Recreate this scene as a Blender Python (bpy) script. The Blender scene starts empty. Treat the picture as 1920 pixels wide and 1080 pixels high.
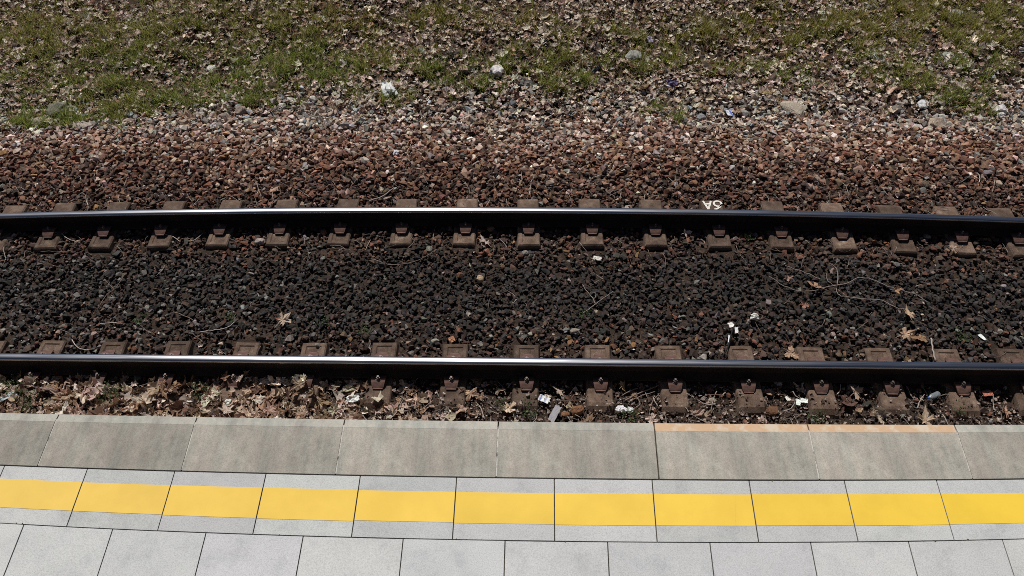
import bpy, bmesh, math, random
import numpy as np
from mathutils import Vector, Matrix, noise as mnoise

S = bpy.context.scene
COL = S.collection
rng = np.random.default_rng(11)
random.seed(5)

# ------------------------------------------------------------------ camera, sky, sun, exposure
FPX, PITCH, YAW, ROLL = 1475.0, 0.8671, 0.0439, -0.0239
CAM = np.array([-0.4308, 0.0, 5.3456])
_c, _s = math.cos(YAW), math.sin(YAW)
_R = np.array([_c, _s, 0]); _F = np.array([-_s, _c, 0]); _Z = np.array([0, 0, 1.0])
FW = math.cos(PITCH) * _F - math.sin(PITCH) * _Z
_U = math.sin(PITCH) * _F + math.cos(PITCH) * _Z
RT = math.cos(ROLL) * _R + math.sin(ROLL) * _U
UP = math.cos(ROLL) * _U - math.sin(ROLL) * _R
cam = bpy.data.cameras.new("camera")
cam.sensor_width = 36.0
cam.lens = 36.0 * FPX / 1920.0
cam.clip_start = 0.05; cam.clip_end = 3000
co = bpy.data.objects.new("camera", cam); COL.objects.link(co)
M = Matrix.Identity(4)
for i in range(3):
    M[i][0] = RT[i]; M[i][1] = UP[i]; M[i][2] = -FW[i]; M[i][3] = CAM[i]
co.matrix_world = M
S.camera = co

SUN_EL, SUN_AZ = math.radians(55.5), math.radians(-19)      # azimuth from straight across the track, minus = left
SUN = Vector((math.sin(SUN_AZ) * math.cos(SUN_EL), math.cos(SUN_AZ) * math.cos(SUN_EL), math.sin(SUN_EL)))
W = bpy.data.worlds.new("World"); S.world = W; W.use_nodes = True
nt = W.node_tree
sky = nt.nodes.new("ShaderNodeTexSky"); sky.sky_type = 'NISHITA'; sky.sun_disc = False
sky.air_density = .5; sky.dust_density = .4; sky.sun_elevation = SUN_EL; sky.sun_rotation = SUN_AZ
nt.links.new(sky.outputs[0], nt.nodes["Background"].inputs[0])
nt.nodes["Background"].inputs[1].default_value = 0.05
sl = bpy.data.lights.new("sun", 'SUN'); sl.energy = 5.0; sl.angle = math.radians(0.5); sl.color = (1.0, 0.955, 0.89)
so = bpy.data.objects.new("sun", sl); COL.objects.link(so)
so.rotation_euler = SUN.to_track_quat('Z', 'Y').to_euler()
S.view_settings.view_transform = 'Standard'; S.view_settings.look = 'None'
S.view_settings.exposure = -0.2; S.view_settings.gamma = 1.0
S.view_settings.use_curve_mapping = False
S.cycles.use_denoising = False; S.cycles.filter_width = 0.9


# ------------------------------------------------------------------ survey: pixel of the photo -> point of the place
def at(px, py, z=0.0):
    d = FW + RT * (px - 960) / FPX - UP * (py - 540) / FPX
    return CAM + d * ((z - CAM[2]) / d[2])


_ph = np.array([[1.3, .7, .2], [-.9, 1.7, 1.1], [2.9, -1.1, 2.0], [3.7, 3.1, .4], [-5.3, 4.1, 3.0]])
def wob(x, y):
    h = 0
    for a, b, c in _ph:
        h = h + np.sin(a * x + b * y + c) / (1 + .25 * (a * a + b * b))
    return h


def G(x, y):
    """height of the ground; zero is the top of the sleepers"""
    x = np.asarray(x, float); y = np.asarray(y, float)
    z = np.interp(y, [2.0, 2.6, 3.2, 3.55, 3.75, 4.0, 4.35, 4.75, 5.1, 5.3, 5.7, 6.05, 6.4, 7.2, 8.0, 10.0, 14, 40, 400],
                  [-.10, -.075, -.05, -.05, -.045, -.035, -.045, -.045, -.035, -.045, -.035, -.015, -.03, -.2, -.22, -.1, .15, .5, .5])
    amp = np.interp(y, [2, 3.5, 6, 7, 9, 30], [.012, .006, .01, .035, .06, .1])
    return z + amp * wob(x * 1.3, y * 1.3)


def ground_at(px, py, lift=0.0):
    p = at(px, py, 0)
    for _ in range(12):
        p = at(px, py, float(G(p[0], p[1])) + lift)
    return p


_KX = {0: [-0.00034, -0.00114, -0.00079, -0.00228, -0.00068, 0.00391, 0.00017, 0.0003, -0.0001, -1e-05],
       1: [-0.00099, -0.00476, -0.00072, -0.00416, -0.00054, 0.01612, 0.00044, 0.00114, -0.00044, -3e-05]}
_KY = {0: [-0.00057, 0.00265, -0.00231, -0.0, -0.00171, -0.00072, -0.00235, 0.0005, 0.00024, 1e-05],
       1: [0.00788, 0.00333, 0.00349, 4e-05, -0.01807, -0.00097, -0.00514, 0.01425, 0.00092, 2e-05]}
def bend(X, Y, level=0):
    """lens barrel distortion plus a slight bow, put into the shape: straight plan -> warped plan (level 0 track, 1 platform)"""
    X = np.asarray(X, float); Y = np.asarray(Y, float) + 0 * X
    x = X + .5; a = np.abs(x)
    x = np.where(a > 5.3, np.sign(x) * (5.3 + .7 * (1 - np.exp(-(a - 5.3) / .7))), x)
    y = np.clip(Y, *((3.0, 5.9) if level == 0 else (1.4, 2.75))) - (4.4 if level == 0 else 2.2)
    B = [1 + 0 * x, x, x ** 2, x ** 3, y + 0 * x, x * y, x * x * y, y * y, x * x * y * y, x ** 4]
    return X + sum(k * b for k, b in zip(_KX[level], B)), Y + sum(k * b for k, b in zip(_KY[level], B))


# ------------------------------------------------------------------ object helpers
def link(o, parent=None):
    COL.objects.link(o)
    if parent is not None: o.parent = parent
    return o


def tag(o, label=None, cat=None, group=None, kind=None):
    if label: o["label"] = label
    if cat: o["category"] = cat
    if group: o["group"] = group
    if kind: o["kind"] = kind
    return o


def empty(name, loc, rz=0.0):
    o = bpy.data.objects.new(name, None); o.empty_display_size = .1
    o.location = loc; o.rotation_euler = (0, 0, rz)
    return link(o)


def mesh(name, V, F, mat=None, parent=None, smooth=False, tone=None, midx=None):
    """V (n,3); F list of index lists or (m,k) array; tone (n,3) per-vertex own colour of each piece"""
    me = bpy.data.meshes.new(name)
    V = np.asarray(V, np.float32)
    if isinstance(F, np.ndarray):
        m, k = F.shape
        me.vertices.add(len(V)); me.vertices.foreach_set("co", V.ravel())
        me.loops.add(m * k); me.loops.foreach_set("vertex_index", F.astype(np.int32).ravel())
        me.polygons.add(m); me.polygons.foreach_set("loop_start", np.arange(0, m * k, k, dtype=np.int32))
        me.update(calc_edges=True)
    else:
        me.from_pydata(V.tolist(), [], F); me.update()
    if smooth: me.polygons.foreach_set("use_smooth", np.ones(len(me.polygons), bool))
    else: me.polygons.foreach_set("use_smooth", np.zeros(len(me.polygons), bool))
    if tone is not None:
        a = me.attributes.new("tone", 'FLOAT_COLOR', 'POINT')
        c = np.ones((len(V), 4), np.float32); c[:, :3] = tone
        a.data.foreach_set("color", c.ravel())
    for q in (mat if isinstance(mat, (list, tuple)) else [mat]):
        if q: me.materials.append(q)
    if midx is not None: me.polygons.foreach_set("material_index", np.asarray(midx, np.int32))
    return link(bpy.data.objects.new(name, me), parent)


def from_bm(name, bm, mat, parent=None, smooth=False):
    bmesh.ops.recalc_face_normals(bm, faces=bm.faces[:])
    me = bpy.data.meshes.new(name); bm.to_mesh(me); bm.free()
    if smooth: me.polygons.foreach_set("use_smooth", np.ones(len(me.polygons), bool))
    for q in (mat if isinstance(mat, (list, tuple)) else [mat]):
        me.materials.append(q)
    return link(bpy.data.objects.new(name, me), parent)


# ------------------------------------------------------------------ materials
def new_mat(name):
    m = bpy.data.materials.new(name); m.use_nodes = True
    n = m.node_tree.nodes; b = n["Principled BSDF"]
    return m, m.node_tree, n, m.node_tree.links, b


def ramp(n, stops):
    r = n.new("ShaderNodeValToRGB"); e = r.color_ramp.elements
    while len(e) < len(stops): e.new(.5)
    for q, (p, c) in zip(e, stops):
        q.position = p; q.color = (*c, 1)
    return r


def noise(n, l, scale, detail=6, rough=.6, vec=None):
    t = n.new("ShaderNodeTexNoise"); t.inputs["Scale"].default_value = scale
    t.inputs["Detail"].default_value = detail; t.inputs["Roughness"].default_value = rough
    if vec is not None: l.new(vec, t.inputs["Vector"])
    return t


def mix(n, l, mode, fac, a, b):
    x = n.new("ShaderNodeMixRGB"); x.blend_type = mode
    for s, v in zip(x.inputs, (fac, a, b)):
        if hasattr(v, "links") or hasattr(v, "is_linked"): l.new(v, s)
        elif isinstance(v, tuple): s.default_value = (*v, 1)
        else: s.default_value = v
    return x.outputs[0]


def bump(n, l, b, height, strength, dist):
    q = n.new("ShaderNodeBump"); q.inputs["Strength"].default_value = strength; q.inputs["Distance"].default_value = dist
    l.new(height, q.inputs["Height"]); l.new(q.outputs[0], b.inputs["Normal"])


def obj_coord(n):
    return n.new("ShaderNodeTexCoord").outputs["Object"]


def m_tone(name, rough=.85, nscale=60., lo=.65, hi=1.35, bmp=.5, bdist=.004, trans=0., spec=.3):
    """colour of each piece from its own 'tone', broken up by grain"""
    m, t, n, l, b = new_mat(name)
    a = n.new("ShaderNodeAttribute"); a.attribute_name = "tone"
    v = obj_coord(n)
    no = noise(n, l, nscale, 5, .65, v)
    r = ramp(n, [(.3, (lo,) * 3), (.7, (hi,) * 3)]); l.new(no.outputs[0], r.inputs[0])
    c = mix(n, l, 'MULTIPLY', 1.0, a.outputs["Color"], r.outputs[0])
    l.new(c, b.inputs["Base Color"])
    b.inputs["Roughness"].default_value = rough; b.inputs["Specular IOR Level"].default_value = spec
    if bmp: bump(n, l, b, no.outputs[0], bmp, bdist)
    if trans:
        tr = n.new("ShaderNodeBsdfTranslucent"); l.new(c, tr.inputs[0])
        mx = n.new("ShaderNodeMixShader"); mx.inputs[0].default_value = trans
        l.new(b.outputs[0], mx.inputs[1]); l.new(tr.outputs[0], mx.inputs[2])
        l.new(mx.outputs[0], n["Material Output"].inputs[0])
    return m


def m_noise(name, stops, scale=8., detail=8, rough=.9, bmp=.4, bdist=.01, bscale=None, metal=0., fleck=None, spec=.3, own=0.):
    m, t, n, l, b = new_mat(name)
    v = obj_coord(n)
    no = noise(n, l, scale, detail, .65, v)
    r = ramp(n, stops); l.new(no.outputs[0], r.inputs[0]); c = r.outputs[0]
    if fleck:
        fs, lo, hi = fleck
        f = noise(n, l, fs, 3, .7, v)
        fr = ramp(n, [(.32, (lo,) * 3), (.5, (1, 1, 1)), (.68, (hi,) * 3)]); l.new(f.outputs[0], fr.inputs[0])
        c = mix(n, l, 'MULTIPLY', 1.0, c, fr.outputs[0])
    if own:      # every piece its own age and place in the pattern
        oi = n.new("ShaderNodeObjectInfo"); mr = n.new("ShaderNodeMapRange"); l.new(oi.outputs["Random"], mr.inputs[0])
        mr.inputs[3].default_value = 1 - own; mr.inputs[4].default_value = 1 + own * .6
        c = mix(n, l, 'MULTIPLY', 1.0, c, mr.outputs[0])
        no.noise_dimensions = '4D'; mw = n.new("ShaderNodeMath"); mw.operation = 'MULTIPLY'; mw.inputs[1].default_value = 40
        l.new(oi.outputs["Random"], mw.inputs[0]); l.new(mw.outputs[0], no.inputs["W"])
    l.new(c, b.inputs["Base Color"])
    b.inputs["Roughness"].default_value = rough; b.inputs["Metallic"].default_value = metal
    b.inputs["Specular IOR Level"].default_value = spec
    if bmp:
        h = noise(n, l, bscale or scale * 6, 6, .7, v)
        bump(n, l, b, h.outputs[0], bmp, bdist)
    return m


M_STONE = m_tone("ballast_stone", .9, 70, .6, 1.4, .6, .004)
M_LEAF = m_tone("dry_leaf", .8, 45, .72, 1.25, .5, .003, trans=.18, spec=.2)
M_GRASS = m_tone("grass_blade", .55, 20, .8, 1.2, 0, trans=.42, spec=.3)
M_TWIG = m_tone("dead_twig", .85, 90, .6, 1.3, .5, .002)
M_SCRAP = m_tone("litter_scrap", .6, 30, .85, 1.1, .2, .002, spec=.4)
M_SOIL = m_noise("soil", [(.3, (.022, .014, .010)), (.55, (.055, .036, .026)), (.75, (.10, .068, .05))], 9, 10, .95, 1.0, .03, 40)
M_SLEEPER = m_noise("sleeper_concrete", [(.30, (.055, .035, .026)), (.5, (.125, .084, .062)), (.62, (.18, .128, .098)), (.72, (.30, .24, .185))], 11, 9, .95, .8, .004, 160, fleck=(170, .5, 1.5), own=.35)
M_CLIP = m_noise("fastening_steel", [(.3, (.072, .041, .035)), (.7, (.165, .09, .073))], 30, 6, .7, .4, .002, 200, metal=.2)
M_BOLT = m_noise("bolt_steel", [(.3, (.07, .06, .055)), (.7, (.16, .13, .12))], 60, 5, .55, .3, .001, 300, metal=.5)
M_RUSTRAIL = m_noise("rail_rust", [(.3, (.012, .008, .007)), (.7, (.03, .018, .014))], 6, 8, .9, .3, .002, 150)
M_PAINT = m_noise("white_paint", [(.35, (.55, .53, .48)), (.6, (.8, .79, .74))], 40, 6, .8, .3, .001, 200)


def m_railhead():
    m, t, n, l, b = new_mat("polished_railhead")
    v = obj_coord(n)
    mp = n.new("ShaderNodeMapping"); mp.inputs["Scale"].default_value = (.6, 60, 60); l.new(v, mp.inputs[0])
    no = noise(n, l, 3, 6, .6, mp.outputs[0])
    r = ramp(n, [(.3, (.30, .31, .34)), (.7, (.44, .45, .48))]); l.new(no.outputs[0], r.inputs[0])
    l.new(r.outputs[0], b.inputs["Base Color"]); b.inputs["Metallic"].default_value = 1
    rr = ramp(n, [(.3, (.20,) * 3), (.7, (.30,) * 3)]); l.new(no.outputs[0], rr.inputs[0]); l.new(rr.outputs[0], b.inputs["Roughness"])
    return m


M_HEAD = m_railhead()


def m_concrete(name, base, stain, spk, streak=False):
    m, t, n, l, b = new_mat(name)
    a = n.new("ShaderNodeAttribute"); a.attribute_name = "tone"
    v = obj_coord(n)
    n1 = noise(n, l, 2.2, 8, .6, v)
    r1 = ramp(n, [(.32, stain), (.62, base)]); l.new(n1.outputs[0], r1.inputs[0])
    c = mix(n, l, 'MULTIPLY', 1.0, r1.outputs[0], a.outputs["Color"])
    if streak:
        mp = n.new("ShaderNodeMapping"); mp.inputs["Scale"].default_value = (7, 1.1, 1); l.new(v, mp.inputs[0])
        n2 = noise(n, l, 1.6, 6, .6, mp.outputs[0])
        r2 = ramp(n, [(.36, (.74, .74, .74)), (.5, (.98, .97, .96)), (.62, (1.12, 1.08, 1.06))]); l.new(n2.outputs[0], r2.inputs[0])
        c = mix(n, l, 'MULTIPLY', .8, c, r2.outputs[0])
        mq = n.new("ShaderNodeMapping"); mq.inputs["Scale"].default_value = (4.5, 1.3, 1); mq.inputs["Location"].default_value = (3, 1, 0); l.new(v, mq.inputs[0])
        n7 = noise(n, l, 1.5, 7, .65, mq.outputs[0])
        r7 = ramp(n, [(.42, (.975, .995, .98)), (.58, (1.03, .995, .98))]); l.new(n7.outputs[0], r7.inputs[0])
        c = mix(n, l, 'MULTIPLY', 1.0, c, r7.outputs[0])
        n4 = noise(n, l, 16, 10, .78, v)
        r4 = ramp(n, [(.36, (.80, .80, .78)), (.6, (1.05, 1.04, 1.03))]); l.new(n4.outputs[0], r4.inputs[0])
        c = mix(n, l, 'MULTIPLY', .7, c, r4.outputs[0])
    n5 = noise(n, l, 5.5, 9, .72, v)
    r5 = ramp(n, [(.34, (.87, .875, .885)), (.48, (1, 1, 1)), (.7, (1.03, 1.03, 1.02))]); l.new(n5.outputs[0], r5.inputs[0])
    c = mix(n, l, 'MULTIPLY', 1.0, c, r5.outputs[0])
    n6 = noise(n, l, 33, 4, .8, v)
    r6 = ramp(n, [(.22, (.78, .78, .77)), (.28, (1, 1, 1))]); l.new(n6.outputs[0], r6.inputs[0])
    c = mix(n, l, 'MULTIPLY', 1.0, c, r6.outputs[0])
    n3 = noise(n, l, 150, 3, .75, v)
    r3 = ramp(n, [(.3, (spk,) * 3), (.5, (1, 1, 1)), (.72, (1.18,) * 3)]); l.new(n3.outputs[0], r3.inputs[0])
    c = mix(n, l, 'MULTIPLY', 1.0, c, r3.outputs[0])
    l.new(c, b.inputs["Base Color"]); b.inputs["Roughness"].default_value = .9; b.inputs["Specular IOR Level"].default_value = .25
    bump(n, l, b, n3.outputs[0], .35, .002)
    return m


M_TILE = m_concrete("paving_concrete", (.525, .535, .536), (.465, .475, .478), .74)
M_COPING = m_concrete("coping_concrete", (.40, .384, .348), (.31, .298, .27), .7, True)
M_NOSE = m_concrete("coping_nosing", (.41, .41, .38), (.325, .33, .308), .85, True)
M_ORANGE = m_noise("orange_paint_worn", [(.40, (.55, .46, .36)), (.52, (.51, .345, .215)), (.75, (.54, .40, .28))], 9, 10, .8, .2, .001, 120)
M_JOINT = m_noise("joint_dirt", [(.3, (.02, .018, .014)), (.6, (.075, .068, .055))], 20, 6, 1, .5, .004)
M_MORTAR = m_noise("joint_mortar", [(.38, (.12, .11, .10)), (.52, (.5, .49, .46))], 14, 8, 1, .8, .004)
M_WALL = m_noise("platform_wall", [(.3, (.2, .19, .175)), (.7, (.32, .31, .29))], 3, 8, .95, .4, .005)


def m_yellow():
    m, t, n, l, b = new_mat("yellow_line_paint")
    a = n.new("ShaderNodeAttribute"); a.attribute_name = "tone"
    v = obj_coord(n)
    n1 = noise(n, l, 3.5, 8, .6, v)
    r1 = ramp(n, [(.35, (.94, .93, .90)), (.65, (1.04, 1.04, 1.05))]); l.new(n1.outputs[0], r1.inputs[0])
    c = mix(n, l, 'MULTIPLY', 1.0, a.outputs["Color"], r1.outputs[0])
    n2 = noise(n, l, 25, 8, .8, v)
    r2 = ramp(n, [(.64, (0, 0, 0)), (.74, (1, 1, 1))]); l.new(n2.outputs[0], r2.inputs[0])
    rq = mix(n, l, 'MULTIPLY', 1.0, r2.outputs[0], (.45, .45, .45))
    c = mix(n, l, 'MIX', rq, c, (.55, .46, .26))
    l.new(c, b.inputs["Base Color"]); b.inputs["Roughness"].default_value = .75; b.inputs["Specular IOR Level"].default_value = .25
    n3 = noise(n, l, 160, 3, .7, v); bump(n, l, b, n3.outputs[0], .25, .001)
    return m


M_YELLOW = m_yellow()


# ------------------------------------------------------------------ ground: one sheet to the horizon
def build_ground():
    xs = np.unique(np.concatenate([np.linspace(-9.5, 8.5, 240), [-600, -300, -120, -60, -35, -22, -15, -12, 11, 14, 20, 35, 60, 120, 300, 600]]))
    ys = np.unique(np.concatenate([np.linspace(2.3, 12.5, 150), [-600, -200, -60, -20, -8, 0, 2, 13.5, 15, 18, 24, 35, 60, 120, 300, 600]]))
    X, Y = np.meshgrid(xs, ys); Z = np.where(Y < 2.2, -.3, G(X, Y))
    fine = .012 * np.sin(17 * X + 3 * np.sin(9 * Y)) * np.sin(14 * Y + 2 * np.sin(11 * X))
    Z = Z - .02 + fine
    V = np.stack([X, Y, Z], -1).reshape(-1, 3); nx = len(xs)
    i = np.arange(len(ys) - 1)[:, None] * nx + np.arange(nx - 1)[None]
    F = np.stack([i, i + 1, i + nx + 1, i + nx], -1).reshape(-1, 4)
    tag(mesh("ground", V, F, M_SOIL, smooth=True), kind="structure")


build_ground()

# ------------------------------------------------------------------ platform
HP = .925
def quad_box(V, F, x0, x1, y0, y1, z1, z0, nx=3, ny=2, level=1, T=None, tone=None, dz=None):
    """a bent slab: grid top and skirt; appends to V, F"""
    b = len(V)
    gx = np.linspace(x0, x1, nx + 1); gy = np.linspace(y0, y1, ny + 1)
    for j in gy:
        for i in gx:
            a, c = bend(i, j, level); z = z1 + (dz(i, j) if dz else 0)
            V.append((float(a), float(c), z))
    k = nx + 1
    for j in range(ny):
        for i in range(nx):
            F.append([b + j * k + i, b + j * k + i + 1, b + (j + 1) * k + i + 1, b + (j + 1) * k + i])
    ring = [i for i in range(k)] + [j * k + nx for j in range(1, ny + 1)] + [ny * k + i for i in range(nx - 1, -1, -1)] + [j * k for j in range(ny - 1, 0, -1)]
    e = len(V)
    for q in ring:
        v = V[b + q]; V.append((v[0], v[1], z0))
    m = len(ring)
    for q in range(m):
        r = (q + 1) % m
        F.append([b + ring[q], e + q, e + r, b + ring[r]])
    F.append([e + q for q in range(m)][::-1])
    if T is not None: T += [tone] * (len(V) - b)


Y_EDGE, Y_NOSE, Y_COP = 2.6195, 2.556, 2.2192
TW, TD, GAP = .6, .4027, .0068
def build_platform():
    plat = empty("platform", (0, 0, 0)); tag(plat, kind="structure")
    V, F = [], []
    quad_box(V, F, -40, 40, -6.0, 2.50, HP - .065, -.6, 90, 4)
    mesh("platform_body", V, F, M_WALL, plat)
    V, F = [], []
    quad_box(V, F, -14, 14, -5.9, Y_COP + .004, HP - .008, HP - .06, 60, 4)
    mesh("joint_bed", V, F, M_JOINT, plat)
    V, F, T = [], [], []; LV, LF, LT = [], [], []
    rows = [(Y_COP - .0065, Y_COP - TD, -.2927)]
    y = Y_COP - TD
    for r in range(9):
        rows.append((y - GAP, y - TD, (-.5832 if r % 2 == 0 else -.2927))); y -= TD
    for ri, (ya, yb, x0) in enumerate(rows):
        n0, n1 = (-12, 13) if ri < 3 else (-9, 10)
        for i in range(n0, n1):
            xa, xb = x0 + TW * i, x0 + TW * (i + 1) - GAP
            sh = rng.uniform(.93, 1.04); t = (sh, sh * rng.uniform(.985, 1.01), sh * rng.uniform(.98, 1.02))
            if ri == 0: t = tuple(q * .93 for q in t)
            h = rng.uniform(-.0012, .0012); sx, sy = rng.uniform(-.002, .002, 2)
            cx = (xa + xb) / 2; cyy = (ya + yb) / 2
            dz = lambda X, Y: h + sx * (X - cx) + sy * (Y - cyy)
            quad_box(V, F, xa, xb, yb, ya, HP, HP - .03, 4, 3, 1, T, t, dz)
            if ri == 0:
                u = np.clip((cx + 5) / 9, 0, 1)
                pale = np.array([.77, .53, .13]); deep = np.array([.78, .53, .035])
                t2 = tuple((pale + (deep - pale) * u) * rng.uniform(.97, 1.03))
                y0, y1 = 1.9177 + rng.uniform(-.003, .003), 2.1192 + rng.uniform(-.003, .003)
                quad_box(LV, LF, xa + .0005, xb - .0005, y0, y1, HP + .0016, HP + .0002, 4, 1, 1, LT, t2, dz)
    mesh("paving", V, F, M_TILE, plat, tone=np.array(T))
    mesh("yellow_line", LV, LF, M_YELLOW, plat, tone=np.array(LT))
    # mortar / dirt in the coping joints
    for i in range(-9, 11):
        V, F = [], []
        x = .3467 + i
        quad_box(V, F, x - .012, x + .012, Y_COP + .008, Y_NOSE + .02, HP - (.004 if i == 0 else .0005), HP - .05, 1, 4)
        mesh("coping_joint", V, F, M_JOINT if i == 0 else M_MORTAR, plat)


build_platform()


def coping_run():
    V, F, T = [], [], []; NV, NF, NT = [], [], []
    for i in list(range(-14, -5)) + list(range(3, 13)):
        x0 = .3467 + i; q = rng.uniform(.86, 1.0)
        quad_box(V, F, x0 + .0045, x0 + .9955, Y_COP + .001, Y_NOSE, HP + .004, HP - .10, 4, 2, 1, T, (q, q, q))
        dn = lambda X, Y: .0045 - .010 * (Y - Y_NOSE) / (Y_EDGE - Y_NOSE)
        quad_box(NV, NF, x0 + .0045, x0 + .9955, Y_NOSE + .0005, Y_EDGE, HP, HP - .10, 4, 2, 1, NT, (1, 1, 1), dn)
    plat = bpy.data.objects["platform"]
    mesh("coping_run", V, F, M_COPING, plat, tone=np.array(T)); mesh("nosing_run", NV, NF, M_NOSE, plat, tone=np.array(NT))


coping_run()

COPE = {-5: "grey coping slab cut off by the left edge of the photo",
        -4: "second coping slab from the left, mottled brown and grey with dark stains",
        -3: "third coping slab from the left, brownish streaks down its face",
        -2: "fourth coping slab from the left, pale streaks low on its face",
        -1: "plain grey coping slab just left of the two slabs with orange edges",
        0: "orange-edged coping slab on the left of the two, dark joint on its left side",
        1: "orange-edged coping slab on the right of the two",
        2: "plain coping slab right of the orange-edged pair, cut off by the photo"}
def coping(i):
    x0 = .3467 + i; xa, xb = x0 + .0045, x0 + .9955
    orange = i in (0, 1)
    V, F, T = [], [], []
    s = rng.uniform(.93, 1.0) * (1.08 if orange else (.84 if i in (-4, -5) else .92 if i in (2, -3) else 1.0)); t = (s, s, s)
    tilt = rng.uniform(-.0015, .0015)
    cx = (xa + xb) / 2
    c = np.array([*[float(q) for q in bend(cx, Y_COP, 1)], HP])
    dz = lambda X, Y: .004 + tilt * (X - cx)
    quad_box(V, F, xa, xb, Y_COP + .001, Y_NOSE, HP, HP - .10, 8, 4, 1, T, t, dz)
    root = mesh("coping_slab", np.array(V) - c, F, M_COPING, tone=np.array(T)); root.location = c
    tag(root, COPE[i], "coping slab", "coping slabs along the platform edge")
    V, F, T = [], [], []
    s2 = rng.uniform(.94, 1.05)
    dn = lambda X, Y: .0045 + tilt * (X - cx) - .010 * (Y - Y_NOSE) / (Y_EDGE - Y_NOSE)
    quad_box(V, F, xa, xb, Y_NOSE + .0005, Y_EDGE, HP, HP - .10, 8, 2, 1, T, (s2, s2, s2), dn)
    nz = mesh("nosing", np.array(V) - c, F, M_ORANGE if orange else M_NOSE, root, tone=np.array(T))
    if orange: nz["label"] = "worn orange paint along the slab's edge"


for i in range(-5, 3): coping(i)

# ------------------------------------------------------------------ rails
RH = .17
def rail(yc, label):
    half = [(.075, .009), (.075, .016), (.040, .026), (.0085, .044), (.0078, .105), (.016, .125), (.0345, .132), (.0355, .150), (.0335, .160), (.027, .1665), (.014, .1692), (0, .170)]
    prof = half + [(-a, b) for a, b in half[-2::-1]]
    xs = np.concatenate([np.linspace(-40, -8, 20)[:-1], np.linspace(-8, 7.5, 125), np.linspace(7.5, 40, 20)[1:]])
    k = len(prof); V = []
    for x in xs:
        for v, z in prof:
            a, b = bend(x, yc + v, 0); V.append((float(a), float(b), z))
    F = []; mi = []
    for s in range(len(xs) - 1):
        for j in range(k - 1):
            F.append([s * k + j, s * k + j + 1, (s + 1) * k + j + 1, (s + 1) * k + j])
            mi.append(1 if 7 <= j <= k - 9 else 0)
        F.append([s * k + k - 1, s * k, (s + 1) * k, (s + 1) * k + k - 1]); mi.append(0)
    F.append(list(range(k))[::-1]); F.append([(len(xs) - 1) * k + j for j in range(k)]); mi += [0, 0]
    V = np.array(V); V[:, 1] -= yc
    o = mesh("rail", V, F, [M_RUSTRAIL, M_HEAD], smooth=True, midx=mi)
    o.data.set_sharp_from_angle(angle=math.radians(40))
    o.location = (0, yc, 0)
    tag(o, label, "rail")


Y_FAR, Y_NEAR = 5.3675, 3.6285
rail(Y_FAR, "steel rail on the far side of the track, beside the reddish ballast shoulder")
rail(Y_NEAR, "steel rail on the near side of the track, beside the platform")

# ------------------------------------------------------------------ sleepers
def block_mesh(inner):
    """one concrete block, v axis = towards its outer end; recess in the inner pad"""
    bm = bmesh.new()
    vs = [(-.315, .0), (.27, 0), (.30, -.008), (.335, -.04)]
    hw, hb = .098, .15
    rows = []
    for v, z in vs:
        rows.append([bm.verts.new((-hw - .006, v, z - .012)), bm.verts.new((-hw + .004, v, z)), bm.verts.new((hw - .004, v, z)), bm.verts.new((hw + .006, v, z - .012))])
    low = [[bm.verts.new((s * hb, v + e, -.21)) for s in (-1, 1)] for v, e in ((-.315, -.03), (.335, .05))]
    fr = [bm.verts.new((-hw - .006, -.327, -.014)), bm.verts.new((hw + .006, -.327, -.014))]
    faces = []
    for a, b in zip(rows[:-1], rows[1:]):
        for j in range(3): faces.append(bm.faces.new([a[j], a[j + 1], b[j + 1], b[j]]))
    bm.faces.new([fr[0], fr[1], rows[0][3], rows[0][2], rows[0][1], rows[0][0]])
    bm.faces.new([low[0][0], low[0][1], fr[1], fr[0]])
    bm.faces.new([rows[-1][0], rows[-1][1], rows[-1][2], rows[-1][3], low[1][1], low[1][0]])
    bm.faces.new([low[0][0], fr[0]] + [r[0] for r in rows] + [low[1][0]])
    bm.faces.new([low[0][1], low[1][1]] + [r[3] for r in rows[::-1]] + [fr[1]])
    top = faces[1]
    # cut the top so that the pad can carry its shallow recess
    ring0 = [v for v in top.verts]
    bm.faces.remove(top)
    def V(x, y, z=0): return bm.verts.new((x, y, z))
    x1, x0 = .066, -.066; ya, yb = -.285, -.145
    o = [V(x0, ya), V(x1, ya), V(x1, yb), V(x0, yb)]
    d = [V(x0 + .008, ya + .008, -.009), V(x1 - .008, ya + .008, -.009), V(x1 - .008, yb - .008, -.009), V(x0 + .008, yb - .008, -.009)]
    c = [rows[0][1], rows[0][2], rows[1][2], rows[1][1]]
    for i in range(4):
        j = (i + 1) % 4
        bm.faces.new([c[i], c[j], o[j], o[i]]); bm.faces.new([o[i], o[j], d[j], d[i]])
    bm.faces.new(d)
    bmesh.ops.triangulate(bm, faces=[f for f in bm.faces if len(f.verts) > 4])
    bmesh.ops.recalc_face_normals(bm, faces=bm.faces[:])
    me = bpy.data.meshes.new("block"); bm.to_mesh(me); bm.free(); me.materials.append(M_SLEEPER)
    return me


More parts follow.
